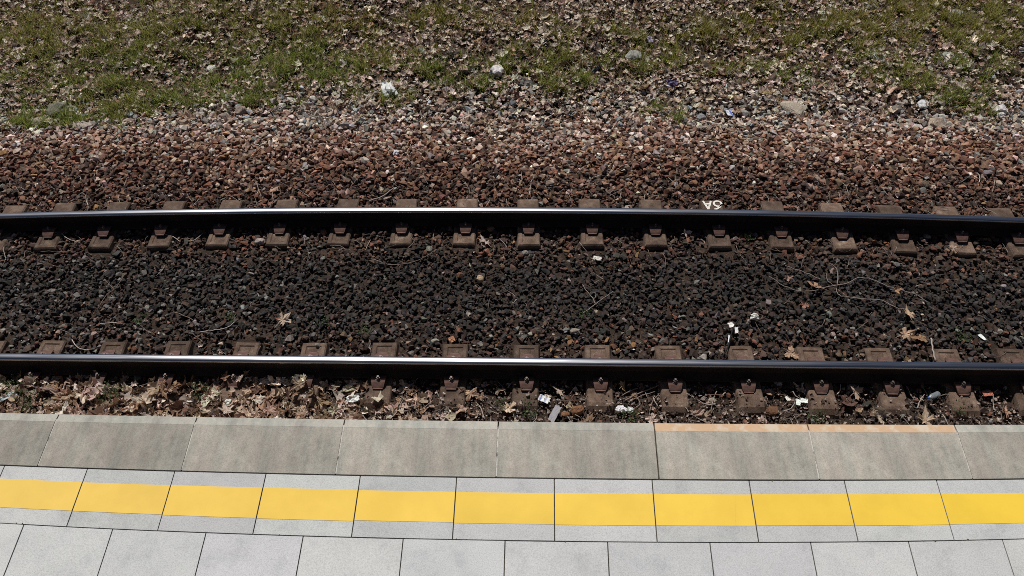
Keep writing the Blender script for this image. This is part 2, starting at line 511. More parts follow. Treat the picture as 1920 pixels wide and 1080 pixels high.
def clip_mesh():
    """bowed spring plate, v axis = away from the rail, wide at the foot, lip at the end"""
    path = [(.046, .024, .052), (.068, .040, .060), (.092, .044, .060), (.124, .034, .055), (.148, .021, .049), (.160, .013, .046)]
    V, F = [], []
    for v, z, w in path:
        V += [(-w, v, z), (w, v, z), (w, v, z - .010), (-w, v, z - .010)]
    for s in range(len(path) - 1):
        a = 4 * s; b = a + 4
        F += [[a, a + 1, b + 1, b], [a + 1, a + 2, b + 2, b + 1], [a + 2, a + 3, b + 3, b + 2], [a + 3, a, b, b + 3]]
    F += [[3, 2, 1, 0], [20, 21, 22, 23]]
    # insulator block under the lip
    k = len(V)
    for z in (.010, .0008):
        V += [(-.040, .128, z), (.040, .128, z), (.040, .172, z), (-.040, .172, z)]
    F += [[k, k + 1, k + 2, k + 3], [k + 7, k + 6, k + 5, k + 4]] + [[k + i, k + 4 + i, k + 4 + (i + 1) % 4, k + (i + 1) % 4] for i in range(4)]
    me = bpy.data.meshes.new("clip"); me.from_pydata(V, [], F); me.materials.append(M_CLIP); return me


def bolt_mesh():
    bm = bmesh.new()
    def cyl(r0, r1, z0, z1, n):
        g = bmesh.ops.create_cone(bm, cap_ends=True, segments=n, radius1=r0, radius2=r1, depth=z1 - z0)
        bmesh.ops.translate(bm, verts=g['verts'], vec=(0, .092, (z0 + z1) / 2))
    cyl(.024, .024, .036, .043, 16); cyl(.0185, .0175, .043, .060, 6); cyl(.011, .009, .060, .072, 10)
    me = bpy.data.meshes.new("bolt"); bm.to_mesh(me); bm.free(); me.materials.append(M_BOLT); return me


ME_BLOCK, ME_CLIP, ME_BOLT = block_mesh(True), clip_mesh(), bolt_mesh()
NUM = ["", "first", "second", "third", "fourth", "fifth", "sixth", "seventh", "eighth", "ninth", "tenth", "eleventh", "twelfth", "thirteenth", "fourteenth"]
BLOCKS = []                     # footprints, for the ballast
SX = -.4923
def sleeper(i):
    x = SX + .6 * i
    c = [float(q) for q in bend(x, 4.5, 0)]
    root = empty("sleeper", (c[0], c[1], 0))
    d = i - 3
    lab = ("twin-block concrete sleeper with white 6A painted on its far end" if d == 0 else
           "twin-block concrete sleeper, %s to the %s of the sleeper painted 6A" % (NUM[abs(d)], "left" if d < 0 else "right"))
    tag(root, lab, "sleeper", "sleepers under the rails")
    for yc, sg in ((Y_FAR, 1), (Y_NEAR, -1)):
        p = [float(q) for q in bend(x, yc, 0)]; q2 = [float(q) for q in bend(x, yc + .2, 0)]
        rz = math.atan2(-(q2[0] - p[0]), q2[1] - p[1])
        bl = link(bpy.data.objects.new("block", ME_BLOCK), root); bl.rotation_mode = 'XYZ'
        bl.location = (p[0] - c[0] + random.uniform(-.006, .006), p[1] - c[1] + random.uniform(-.006, .006), random.uniform(-.012, .0))
        bl.rotation_euler = (0, 0, rz + (0 if sg > 0 else math.pi) + random.uniform(-.03, .03))
        if sg > 0: bl.location.y += .032
        else: bl.location.y -= .016; bl.scale.y = .955
        BLOCKS.append((p[0], p[1]))
        for s2 in (1, -1):
            cl = link(bpy.data.objects.new("clip", ME_CLIP), root)
            off = {(1, 1): .012, (1, -1): .010, (-1, 1): .008, (-1, -1): -.006}[(sg, s2)]     # the line is a little canted: clips sit uneven
            cl.location = (p[0] - c[0] + random.uniform(-.008, .008), p[1] - c[1] + off, 0)
            cl.rotation_euler = (0, 0, rz + (0 if s2 > 0 else math.pi))
            bo = link(bpy.data.objects.new("bolt", ME_BOLT), cl)
            bo.rotation_euler = (0, 0, 0)
    if d == 0:
        # strokes read from the other side of the track: a 6, then an A with its bar
        h = .118
        def stroke(pts, w):
            V, F = [], []
            P = [Vector((a, b, 0)) for a, b in pts]
            for k, q in enumerate(P):
                t = (P[min(k + 1, len(P) - 1)] - P[max(k - 1, 0)]).normalized(); nn = Vector((-t.y, t.x, 0)) * w / 2
                V += [q + nn, q - nn]
            for k in range(len(P) - 1): F.append([2 * k, 2 * k + 1, 2 * k + 3, 2 * k + 2])
            return V, F
        six = [(.29 * math.cos(a) + .3, .31 + .31 * math.sin(a)) for a in np.linspace(math.pi * .95, -math.pi * 1.05, 18)]
        six = [(.62, .98), (.40, .9), (.16, .68), (.03, .40)] + six[1:]
        A = [[(.78, 0), (1.08, 1.0)], [(1.08, 1.0), (1.38, 0)], [(.90, .36), (1.26, .36)]]
        V, F = [], []
        for n_, ln in enumerate([six] + A):
            v, f = stroke([(-(a - .68) * .128, -(b - .5) * h) for a, b in ln], .0185)
            F += [[q + len(V) for q in g] for g in f]; V += [(q.x, q.y, .0030 + .0006 * n_) for q in v]
        p = bend(x, 5.632, 0)
        mk = mesh("painted_number", np.array([tuple(q) for q in V]), F, M_PAINT, root)
        mk.location = (float(p[0]) - c[0], float(p[1]) - c[1] - .007, 0)


for i in range(-11, 13): sleeper(i)
BLK = np.array(BLOCKS)


def off_blocks(x, y, m=.0):
    ok = np.ones(len(x), bool)
    for bx, by in BLK:
        ok &= ~((np.abs(x - bx) < .125 + m) & (np.abs(y - by) < .345 + m))
    return ok


# ------------------------------------------------------------------ scatter machinery
def rock_proto(n=15, flat=.7, seed=0):
    r = np.random.default_rng(seed)
    p = r.normal(size=(n, 3)); p /= np.linalg.norm(p, axis=1)[:, None]
    p = np.sign(p) * np.abs(p) ** .8
    p *= np.array([1, r.uniform(.62, .95), flat * r.uniform(.7, 1.1)]) * r.uniform(.85, 1.1, (n, 1))
    bm = bmesh.new()
    for q in p: bm.verts.new(q)
    g = bmesh.ops.convex_hull(bm, input=bm.verts[:])
    bmesh.ops.delete(bm, geom=[v for v in bm.verts if not v.link_faces], context='VERTS')
    bmesh.ops.triangulate(bm, faces=bm.faces[:]); bmesh.ops.recalc_face_normals(bm, faces=bm.faces[:])
    bm.verts.index_update()
    V = np.array([v.co[:] for v in bm.verts]); F = np.array([[v.index for v in f.verts] for f in bm.faces]); bm.free()
    return V, F


def leaf_proto(seed, lobes=5, frag=False):
    """a dry lobed leaf, cupped and curled; unit = half its width"""
    r = np.random.default_rng(seed)
    n = 26 if not frag else 12
    th = np.linspace(-math.pi, math.pi, n, endpoint=False) + r.uniform(-.05, .05, n)
    if frag: rad = r.uniform(.45, 1.05, n)
    else:
        k = np.arange(n)
        rad = .70 + .27 * np.cos(lobes * th) * np.where(np.cos(th) < -.8, .3, 1) + .10 * np.where(k % 2, 1, -1) + r.uniform(-.08, .08, n)
        rad *= 1 + .18 * np.cos(th)
        rad = np.where(np.abs(np.abs(th) - math.pi) < .2, .3, rad)
    x = np.cos(th) * rad; y = np.sin(th) * rad * r.uniform(.75, 1)
    rings = [(0 * x, 0 * y), ]
    V = [(0, 0)] + list(zip(x * .5, y * .5)) + list(zip(x, y)); V = np.array(V)
    a, b, c = r.uniform(-.5, .7), r.uniform(-.3, .9), r.uniform(-.4, .4)
    z = a * V[:, 0] ** 2 + b * V[:, 1] ** 2 + c * V[:, 0] * V[:, 1] + .12 * np.sin(5 * V[:, 0] + r.uniform(0, 6)) * np.sin(5 * V[:, 1] + r.uniform(0, 6))
    z[1 + n:] += r.uniform(-.16, .2, n); z[1:1 + n] += r.uniform(-.1, .1, n)
    V = np.column_stack([V, z]); F = []
    for i in range(n):
        j = (i + 1) % n
        F += [[0, 1 + i, 1 + j], [1 + i, 1 + n + i, 1 + n + j], [1 + i, 1 + n + j, 1 + j]]
    return V, np.array(F)


def rotmats(n, tilt, r=rng):
    """random turn about z, then a tilt of up to `tilt` (array or number)"""
    a = r.uniform(0, 2 * np.pi, n); t = np.abs(r.normal(0, 1, n)) * tilt * .6; ph = r.uniform(0, 2 * np.pi, n)
    ca, sa = np.cos(a), np.sin(a); Rz = np.zeros((n, 3, 3)); Rz[:, 0, 0] = ca; Rz[:, 0, 1] = -sa; Rz[:, 1, 0] = sa; Rz[:, 1, 1] = ca; Rz[:, 2, 2] = 1
    k = np.stack([np.cos(ph), np.sin(ph), 0 * ph], 1)
    K = np.zeros((n, 3, 3)); K[:, 0, 1] = -k[:, 2]; K[:, 0, 2] = k[:, 1]; K[:, 1, 0] = k[:, 2]; K[:, 1, 2] = -k[:, 0]; K[:, 2, 0] = -k[:, 1]; K[:, 2, 1] = k[:, 0]
    st, ct = np.sin(t)[:, None, None], np.cos(t)[:, None, None]
    Rt = np.eye(3)[None] + st * K + (1 - ct) * (K @ K)
    return Rt @ Rz


def scatter(name, protos, pos, R, size, tone, mat):
    n = len(pos); pick = rng.integers(0, len(protos), n)
    Vs, Fs, Ts = [], [], []; off = 0
    for p, (V, F) in enumerate(protos):
        w = np.nonzero(pick == p)[0]
        if not len(w): continue
        X = np.einsum('nij,vj->nvi', R[w] * size[w][:, None, None], V) + pos[w][:, None]
        Vs.append(X.reshape(-1, 3)); Ts.append(np.repeat(tone[w], len(V), 0))
        Fs.append((F[None] + (np.arange(len(w)) * len(V))[:, None, None] + off).reshape(-1, 3)); off += len(w) * len(V)
    return mesh(name, np.concatenate(Vs), np.concatenate(Fs), mat, tone=np.concatenate(Ts))


def jitter_grid(x0, x1, y0, y1, s):
    X, Y = np.meshgrid(np.arange(x0, x1, s), np.arange(y0, y1, s))
    X = X.ravel() + rng.uniform(-.5, .5, X.size) * s; Y = Y.ravel() + rng.uniform(-.5, .5, Y.size) * s
    return X, Y


def in_view(x, y, m=.5):
    """the strip of land the photograph takes in, with a margin"""
    l = -4.55 - .433 * (y - 3.2) - m - 1.7; r = 3.25 + .385 * (y - 3.2) + m + 1.7
    return (x > l) & (x < r)


PAL = {'dark': (.028, .026, .025), 'char': (.042, .038, .036), 'brown': (.082, .053, .042), 'umber': (.045, .030, .025), 'red': (.125, .058, .038), 'rust': (.175, .102, .07),
       'pink': (.275, .20, .162), 'grey': (.17, .16, .148), 'pale': (.38, .335, .295), 'blue': (.20, .22, .235), 'ochre': (.19, .105, .05)}
def palette(y, zones):
    """zones: [(y, {colour: weight})], blended along y"""
    ks = list(PAL); ys = [z[0] for z in zones]
    Wt = np.stack([np.interp(y, ys, [z[1].get(k, 0) for z in zones]) for k in ks], 1)
    Wt /= Wt.sum(1, keepdims=True); cum = Wt.cumsum(1)
    pick = (rng.random(len(y))[:, None] > cum).sum(1).clip(0, len(ks) - 1)
    c = np.array([PAL[k] for k in ks])[pick]
    c = c * np.interp(y, [5.0, 5.6, 6.1, 6.6], [1.0, 1.16, 1.28, 1.42])[:, None] * np.exp(rng.normal(0, .27, (len(y), 1))) * np.exp(rng.normal(0, .05, (len(y), 3)))
    return c


ROCKS = [rock_proto(9 + k % 6, .74, 100 + k) for k in range(36)]
Z_STONE = [(3.0, {'brown': 3, 'red': 1, 'grey': 2, 'umber': 2, 'pink': .4}),
           (3.75, {'brown': 4, 'umber': 3, 'red': 1.6, 'grey': 1.1, 'pink': .3, 'ochre': .35, 'char': 2}),
           (4.0, {'brown': 3, 'umber': 3, 'red': 1.2, 'grey': 1.0, 'pink': .25, 'ochre': .2, 'char': 3, 'pale': .12}),
           (4.17, {'dark': 3, 'char': 4, 'umber': 3, 'brown': 2.5, 'grey': .9, 'red': .4}),
           (4.3, {'dark': 6, 'char': 4, 'umber': 2.4, 'brown': 1, 'grey': .5}),
           (4.7, {'dark': 7, 'char': 4, 'umber': 2, 'brown': .7, 'grey': .25}),
           (4.88, {'umber': 4, 'char': 3, 'dark': 2, 'brown': 2.5, 'red': .8, 'grey': .4}),
           (5.0, {'umber': 3, 'brown': 6, 'red': 2.8, 'rust': .6, 'char': 1.5, 'ochre': .15, 'grey': .5, 'pink': .25}),
           (5.25, {'umber': 4, 'brown': 3, 'red': 2, 'ochre': .4, 'pink': .3}),
           (5.75, {'umber': 2.5, 'red': 4, 'brown': 3.4, 'rust': 1.5, 'pink': .6, 'grey': .3}),
           (6.1, {'red': 5, 'brown': 2.5, 'rust': 5, 'umber': 1, 'pink': 1.4, 'pale': .25, 'grey': .3}),
           (6.45, {'rust': 6, 'red': 4, 'brown': 2, 'pink': 3.5, 'pale': .8, 'grey': .6, 'ochre': .2}),
           (6.9, {'rust': 4, 'red': 1.5, 'pink': 6, 'pale': 2.2, 'grey': 1.4, 'brown': 1.5}),
           (7.5, {'pink': 4, 'grey': 4, 'pale': 3.2, 'blue': 1.5, 'red': .7, 'brown': 1.4}),
           (9.0, {'grey': 4, 'pale': 2, 'blue': 1, 'brown': 2})]


def build_joint_moss():
    P = []
    for yj in (Y_COP - .002, Y_COP - TD - .003, Y_COP - 2 * TD - .003):
        x = rng.uniform(-5.5, 4.5, 260); c = np.sin(3.1 * x + yj * 9) * np.sin(1.3 * x + yj) + rng.normal(0, .4, 260) > .45
        for a in x[c]: P.append(bend(a, yj + rng.normal(0, .003), 1))
    P = np.array(P); n = len(P)
    g = rng.random((n, 1)); t = np.array([.05, .045, .028]) * (1 - g) + np.array([.085, .085, .035]) * g
    tag(scatter("joint_moss", ROCKS[:12], np.column_stack([P, np.full(n, HP - .003)]), rotmats(n, .6), rng.lognormal(math.log(.0052), .35, n).clip(.002, .012), t, M_STONE), kind="stuff")


build_joint_moss()


def build_ballast():
    # the bed between and beside the rails
    parts = []
    for layer in range(2):
        x, y = jitter_grid(-10.5, 9, 3.55, 7.35, .043)
        k = in_view(x, y) & off_blocks(x, y, -.004)
        k &= ~((np.abs(y - 3.63) < .06) | (np.abs(y - 5.37) < .06))
        dens = np.interp(y, [3.5, 3.75, 6.7, 7.1, 7.35], [.55, 1, 1, .75, .35]) * (np.interp(y, [5.5, 6.0], [.86, .74]) if layer else 1)
        k &= rng.random(len(x)) < dens
        x, y = x[k], y[k]; parts.append((x, y, np.full(len(x), layer)))
    x, y = jitter_grid(-10.5, 9, 7.0, 8.4, .06)          # thinning out into the verge
    k = in_view(x, y) & (rng.random(len(x)) < np.interp(y + .18 * wob(x * 2, y * 2) + .06 * (x + .5) * (x < .5) * .6, [7.0, 7.4, 7.7, 8.2], [.75, .6, .35, .05]))
    parts.append((x[k], y[k], np.ones(k.sum())))
    x, y = jitter_grid(-7.2, 6.4, 2.68, 3.55, .085)   # strays beside the platform
    k = in_view(x, y) & off_blocks(x, y, -.02) & (rng.random(len(x)) < np.where(x < -2.0, .12, .5))
    parts.append((x[k], y[k], np.ones(k.sum())))
    x = np.concatenate([p[0] for p in parts]); y = np.concatenate([p[1] for p in parts]); lay = np.concatenate([p[2] for p in parts])
    n = len(x)
    size = rng.lognormal(math.log(.0285), .26, n).clip(.013, .05) * np.interp(y, [3.6, 5.2, 6.1], [.86, .86, 1.12])
    z = G(x, y) + np.where(lay > 0, rng.uniform(-.006, .017, n), rng.uniform(-.034, -.014, n))
    yy = y + .1 * wob(x * 1.7 + 3, y) + rng.normal(0, .07, n)
    tone = palette(yy, Z_STONE)
    # oily dark middle is greyer and lighter towards the left end
    left = np.clip((-x - 2.2) / 3, 0, 1) * ((y > 3.9) & (y < 4.9))
    lighten = (rng.random(n) < .2 * left)[:, None]
    tone = np.where(lighten, np.array([.13, .12, .112]) * np.exp(rng.normal(0, .3, (n, 1))), tone)
    tag(scatter("ballast_gravel", ROCKS, np.column_stack([x, y, z]), rotmats(n, np.interp(y, [5.2, 6.0], [.95, .7])), size, tone, M_STONE), kind="stuff")
    # larger pale stones where the ballast runs out into the verge
    x, y = jitter_grid(-10.5, 9, 6.85, 8.35, .085)
    edge = np.interp(x, [-7, -4, -2.2, 0, 4, 6], [6.95, 7.05, 7.35, 7.55, 7.3, 7.2])
    k = in_view(x, y) & (rng.random(len(x)) < .48 * np.exp(-((y - edge) / .42) ** 2)); x, y = x[k], y[k]; n = len(x)
    t = np.array([(.38, .34, .30), (.28, .26, .24), (.23, .245, .255), (.36, .28, .225), (.50, .47, .43), (.17, .15, .135)])[rng.choice(6, n, p=[.26, .24, .14, .18, .08, .10])] * np.exp(rng.normal(0, .18, (n, 1)))
    tag(scatter("verge_rubble", ROCKS, np.column_stack([x, y, G(x, y) + rng.uniform(.0, .03, n)]), rotmats(n, .6), rng.lognormal(math.log(.04), .3, n).clip(.02, .075), t, M_STONE), kind="stuff")
    # grit that fills the gaps
    x, y = jitter_grid(-10.5, 9, 2.66, 8.0, .05)
    k = in_view(x, y, .3) & off_blocks(x, y, -.01) & ((y < 3.7) | (rng.random(len(x)) < np.interp(y, [5.4, 6.0, 7.0, 7.4], [.7, .35, .35, .7]))); x, y = x[k], y[k]; n = len(x)
    size = rng.lognormal(math.log(.010), .35, n).clip(.004, .02)
    tag(scatter("fine_gravel", ROCKS[:10], np.column_stack([x, y, G(x, y) + rng.uniform(-.022, .012, n)]), rotmats(n, 1.5), size, palette(y + rng.normal(0, .15, n), Z_STONE), M_STONE), kind="stuff")


build_ballast()

# ------------------------------------------------------------------ dry leaves
LEAVES = [leaf_proto(300 + k, 5 if k % 3 else 3) for k in range(14)]
FRAGS = [leaf_proto(400 + k, frag=True) for k in range(14)]
LEAFC = np.array([(.58, .47, .385), (.44, .32, .245), (.72, .63, .54), (.26, .165, .11), (.13, .078, .055), (.47, .40, .33), (.33, .215, .14)])
def leaf_tone(n, p):
    c = LEAFC[rng.choice(len(LEAFC), n, p=p)]
    return c * np.exp(rng.normal(0, .16, (n, 1))) * np.exp(rng.normal(0, .04, (n, 3)))


GC = [(ground_at(px, py), rx, ry, w) for px, py, rx, ry, w in [
    (40, 70, .9, .7, .7), (110, 225, .7, .25, 1), (215, 200, .6, .3, .9), (300, 60, 1.3, .6, .6), (430, 150, .6, .35, 1), (490, 180, .5, .2, 1.2),
    (550, 120, .7, .4, 1), (620, 130, .6, .4, .9), (640, 45, .6, .25, .7), (820, 30, .45, .3, .9), (825, 130, .35, .25, 1), (880, 165, .35, .2, .8), (345, 190, .5, .2, .9),
    (960, 125, .4, .25, 1), (1035, 115, .4, .25, .8), (1325, 62, .5, .3, .9), (1550, 60, .5, .35, .8), (1600, 55, .5, .35, .9), (1690, 150, .35, .18, 1), (1780, 60, .6, .4, .9), (1860, 40, .6, .5, 1), (1790, 185, .4, .18, .9), (1700, 20, .6, .4, 1)]]
def grassiness(x, y):
    g = 0 * x
    for c, rx, ry, w in GC: g = g + w * np.exp(-((x - c[0]) / rx) ** 2 - ((y - c[1]) / ry) ** 2)
    return np.clip(g, 0, 1)


def build_leaves():
    # verge beyond the ballast
    x, y = jitter_grid(-10.5, 9, 6.9, 11.6, .049)
    clump = .55 + .45 * np.sin(1.9 * x + 2 * np.sin(1.1 * y)) * np.sin(2.6 * y + 1.5 * np.sin(.9 * x)) + .25 * wob(3 * x, 3 * y)
    d = np.interp(y, [6.9, 7.3, 7.8, 11.6], [.10, .45, .85, .95]) * np.clip(.55 + .55 * clump, .15, 1)
    d = np.clip(d * 1.12 * (1 - .34 * grassiness(x, y)), 0, 1)
    k = in_view(x, y, .6) & (rng.random(len(x)) < d); x, y = x[k], y[k]; n = len(x)
    size = rng.lognormal(math.log(.035), .36, n).clip(.013, .08)
    z = G(x, y) + rng.uniform(.005, .055, n)
    tag(scatter("fallen_leaves", LEAVES[:7] + FRAGS, np.column_stack([x, y, z]), rotmats(n, .8), size, leaf_tone(n, [.24, .16, .22, .09, .11, .12, .06]), M_LEAF), kind="stuff")
    # drift against the platform, thick on the left and thinning to the right
    x, y = jitter_grid(-7.4, 6.6, 2.66, 3.58, .042)
    d = np.interp(x, [-5.8, -4.4, -3.0, -2.2, -1.6, -.8, 5], [.75, .8, .97, .97, .55, .07, .05]) * np.interp(y, [2.66, 3.3, 3.48, 3.58], [1, 1, .75, .2])
    d *= np.where(off_blocks(x, y, -.03), 1, np.interp(x, [-3.4, -2.4, -1.9, -1.4], [.8, .5, .3, 0]))
    k = in_view(x, y, .4) & (rng.random(len(x)) < d); x, y = x[k], y[k]; n = len(x)
    size = rng.lognormal(math.log(.049), .3, n).clip(.02, .085)
    heap = np.interp(x, [-5.8, -2.2, -1.4, 5], [.04, .045, .012, .008])
    z = np.maximum(G(x, y), np.where(off_blocks(x, y, -.03), -9, .0)) + rng.uniform(0, 1, n) * heap + .008
    tag(scatter("leaf_drift", LEAVES + FRAGS, np.column_stack([x, y, z]), rotmats(n, .95), size, leaf_tone(n, [.20, .26, .09, .16, .13, .05, .11]), M_LEAF), kind="stuff")
    # crumbs of leaf and bark in the same strip and along the far rail
    P = []
    x, y = jitter_grid(-7.4, 6.6, 2.66, 3.56, .026)
    onb = ~off_blocks(x, y, -.03); k = in_view(x, y, .3) & (rng.random(len(x)) < np.where(x < -1.8, .5, .8) * np.where(onb, np.interp(y, [2.7, 3.3, 3.45], [.9, .45, .1]), 1)); P.append((x[k], y[k]))
    x, y = jitter_grid(-8.2, 7, 5.46, 6.0, .045)
    k = in_view(x, y, .3) & off_blocks(x, y, -.02) & (rng.random(len(x)) < .35); P.append((x[k], y[k]))
    x, y = jitter_grid(-10, 8, 6.9, 11, .05)
    k = in_view(x, y, .3) & (rng.random(len(x)) < .5); P.append((x[k], y[k]))
    x, y = jitter_grid(-8.2, 7, 3.75, 5.1, .09)
    k = in_view(x, y, .3) & off_blocks(x, y, 0) & (rng.random(len(x)) < .16); P.append((x[k], y[k])); nm = int(k.sum())
    x = np.concatenate([p[0] for p in P]); y = np.concatenate([p[1] for p in P]); n = len(x)
    size = rng.lognormal(math.log(.0115), .42, n).clip(.004, .03)
    z = np.where((y < 3.6) & ~off_blocks(x, y, -.03), .002 - .5 * np.clip(3.33 - y, 0, 1), G(x, y)) + rng.uniform(.0, .02, n) + np.where((y > 3.7) & (y < 6.2), .012, 0)
    c = np.array([(.075, .05, .042), (.15, .11, .09), (.27, .20, .17), (.05, .034, .028), (.42, .35, .31)])[rng.choice(5, n, p=[.34, .25, .15, .18, .08])]
    strip = (y < 3.56) & (x > -1.9); c = np.where((strip & (rng.random(n) < .34))[:, None], np.array([.34, .275, .24]), c)
    c[-nm:] = np.where(rng.random((nm, 1)) < .45, np.array([.42, .35, .29]), c[-nm:])
    tag(scatter("leaf_crumbs", FRAGS, np.column_stack([x, y, z]), rotmats(n, 1.0), size, c * np.exp(rng.normal(0, .25, (n, 1))), M_LEAF), kind="stuff")


build_leaves()

# ------------------------------------------------------------------ grass
GR = [  # photo x, y, radius across, radius deep (m), weight
    (40, 70, .9, .7, .7), (110, 225, .7, .25, 1), (30, 245, .5, .2, 1), (215, 200, .6, .3, .9), (300, 60, 1.3, .6, .7), (430, 150, .6, .35, 1),
    (490, 180, .5, .2, 1.2), (550, 120, .7, .4, .9), (620, 130, .6, .4, .9), (640, 45, .6, .25, .8), (820, 30, .45, .3, 1), (825, 130, .35, .25, 1.1),
    (880, 165, .35, .2, .8), (560, 65, .6, .3, .7), (345, 190, .5, .2, .9), (250, 130, .9, .4, .6), (160, 160, .8, .3, .6), (700, 110, .5, .3, .7),
    (960, 125, .4, .25, 1), (1035, 115, .4, .25, .8), (1035, 165, .18, .2, 1.3), (1090, 152, .18, .12, 1.2), (1190, 70, .25, .2, .7), (1224, 212, .2, .1, 1),
    (1275, 225, .18, .1, .7), (1325, 62, .5, .3, .9), (1420, 30, .4, .3, .7), (1450, 75, .3, .25, .6), (1550, 60, .5, .35, .8), (1600, 55, .5, .35, .9),
    (1660, 75, .4, .3, .8), (1700, 20, .6, .4, 1), (1780, 60, .6, .4, 1), (1860, 40, .6, .5, 1), (1690, 150, .35, .18, 1.1), (1720, 170, .3, .14, 1),
    (1790, 185, .4, .18, .9), (1840, 205, .3, .2, .8), (1510, 150, .4, .2, .5), (1650, 115, .5, .25, .6), (1800, 120, .5, .3, .7), (1180, 130, .5, .2, .5),
    (1290, 130, .4, .2, .5), (1400, 130, .5, .25, .35), (60, 150, .7, .3, .5), (960, 40, .5, .3, .5), (1080, 60, .4, .3, .5), (720, 185, .4, .2, .6), (500, 30, .8, .4, .6), (1230, 100, .3, .2, .5)]


def build_grass():
    Pt = []
    for px, py, rx, ry, w in GR:
        c = ground_at(px, py); n = int(1500 * w * rx * ry * math.pi)
        a = rng.normal(0, .55, (n, 2)) * (rx, ry) + c[:2]
        gr = rng.uniform(0, 1) * .5 + .5 * (py > 110)
        Pt.append(np.column_stack([a, np.full(n, gr)]))
    x, y = jitter_grid(-10.5, 9, 7.3, 11.4, .085); k = in_view(x, y, .4) & (rng.random(len(x)) < np.where(x < -1.5, .75, .6) * np.interp(y, [7.5, 8.2], [.3, 1]))
    Pt.append(np.column_stack([x[k], y[k], np.full(k.sum(), .35)]))
    P = np.concatenate(Pt); P = P[(P[:, 1] > 6.95) & in_view(P[:, 0], P[:, 1], .6)]
    # clump: quantise towards tuft centres
    tuft = np.round(P[:, :2] / .09); h = np.sin(tuft[:, 0] * 12.9898 + tuft[:, 1] * 78.233) * 43758.5453; h -= np.floor(h)
    big = np.floor(P[:, :2] / .22); h2 = np.sin(big[:, 0] * 39.3 + big[:, 1] * 11.1) * 9531.77; h2 -= np.floor(h2)
    patch = np.array([mnoise.noise(Vector((a * 4.4, b * 4.4, 0))) + .9 * mnoise.noise(Vector((a * 11, b * 11, 3))) for a, b in P[:, :2]])
    keep = (h < .75) & (rng.random(len(h)) < np.clip(.45 + 2.2 * patch, .04, 1)); P = P[keep]; h = np.clip((h[keep] + .5 + patch[keep]) / 1.6, 0, 1.2)
    cen = (np.round(P[:, :2] / .09) + .5 * np.sin(np.round(P[:, :2] / .09)[:, ::-1] * 7.7)) * .09
    P = np.column_stack([P[:, :2] * .5 + cen * .5, P[:, 2]])
    B = np.repeat(P, 6, 0); hh = np.repeat(h, 6); n = len(B)
    xy = B[:, :2] + rng.normal(0, .018, (n, 2)); z0 = G(xy[:, 0], xy[:, 1]) - .012
    L = rng.lognormal(math.log(.082), .4, n) * (.5 + 1.0 * hh); lean = rng.uniform(.15, 1.1, n); az = rng.uniform(0, 2 * np.pi, n); w = rng.uniform(.0024, .0052, n)
    dx, dy = np.cos(az), np.sin(az); sx, sy = -dy, dx
    rows = []
    for t in (0, .5, 1):
        r = L * t * np.sin(lean * (.5 + .5 * t)); zz = L * t * np.cos(lean * (.4 + .6 * t))
        cx = xy[:, 0] + dx * r; cy = xy[:, 1] + dy * r; cz = z0 + zz
        wt = w * (1, .8, .08)[int(t * 2)]
        rows += [np.column_stack([cx + sx * wt, cy + sy * wt, cz]), np.column_stack([cx - sx * wt, cy - sy * wt, cz])]
    V = np.stack(rows, 1).reshape(-1, 3)
    f = np.array([[0, 1, 3], [0, 3, 2], [2, 3, 5], [2, 5, 4]])
    F = (f[None] + (np.arange(n) * 6)[:, None, None]).reshape(-1, 3)
    g = np.clip(B[:, 2] + rng.normal(0, .22, n), 0, 1)[:, None]
    c = np.array([.29, .25, .06]) * (1 - g) + np.array([.21, .265, .055]) * g
    dry = (rng.random(n) < .14)[:, None]; c = np.where(dry, np.array([.36, .29, .17]), c) * np.exp(rng.normal(0, .2, (n, 1)))
    tag(mesh("grass", V, F, M_GRASS, tone=np.repeat(c, 6, 0)), kind="stuff")


build_grass()

# ------------------------------------------------------------------ twigs
def tube(pts, r0, r1, sides=5):
    P = [Vector(p) for p in pts]; n = len(P); V, F = [], []
    for k, q in enumerate(P):
        t = (P[min(k + 1, n - 1)] - P[max(k - 1, 0)]).normalized()
        a = t.cross(Vector((0, 0, 1))); a = a.normalized() if a.length > 1e-4 else Vector((1, 0, 0)); b = t.cross(a)
        r = r0 + (r1 - r0) * k / (n - 1)
        for s in range(sides):
            u = 2 * math.pi * s / sides; V.append(tuple(q + a * r * math.cos(u) + b * r * math.sin(u)))
    for k in range(n - 1):
        for s in range(sides):
            F.append([k * sides + s, k * sides + (s + 1) % sides, (k + 1) * sides + (s + 1) % sides, (k + 1) * sides + s])
    F.append(list(range(sides))[::-1]); F.append([(n - 1) * sides + s for s in range(sides)])
    return V, F


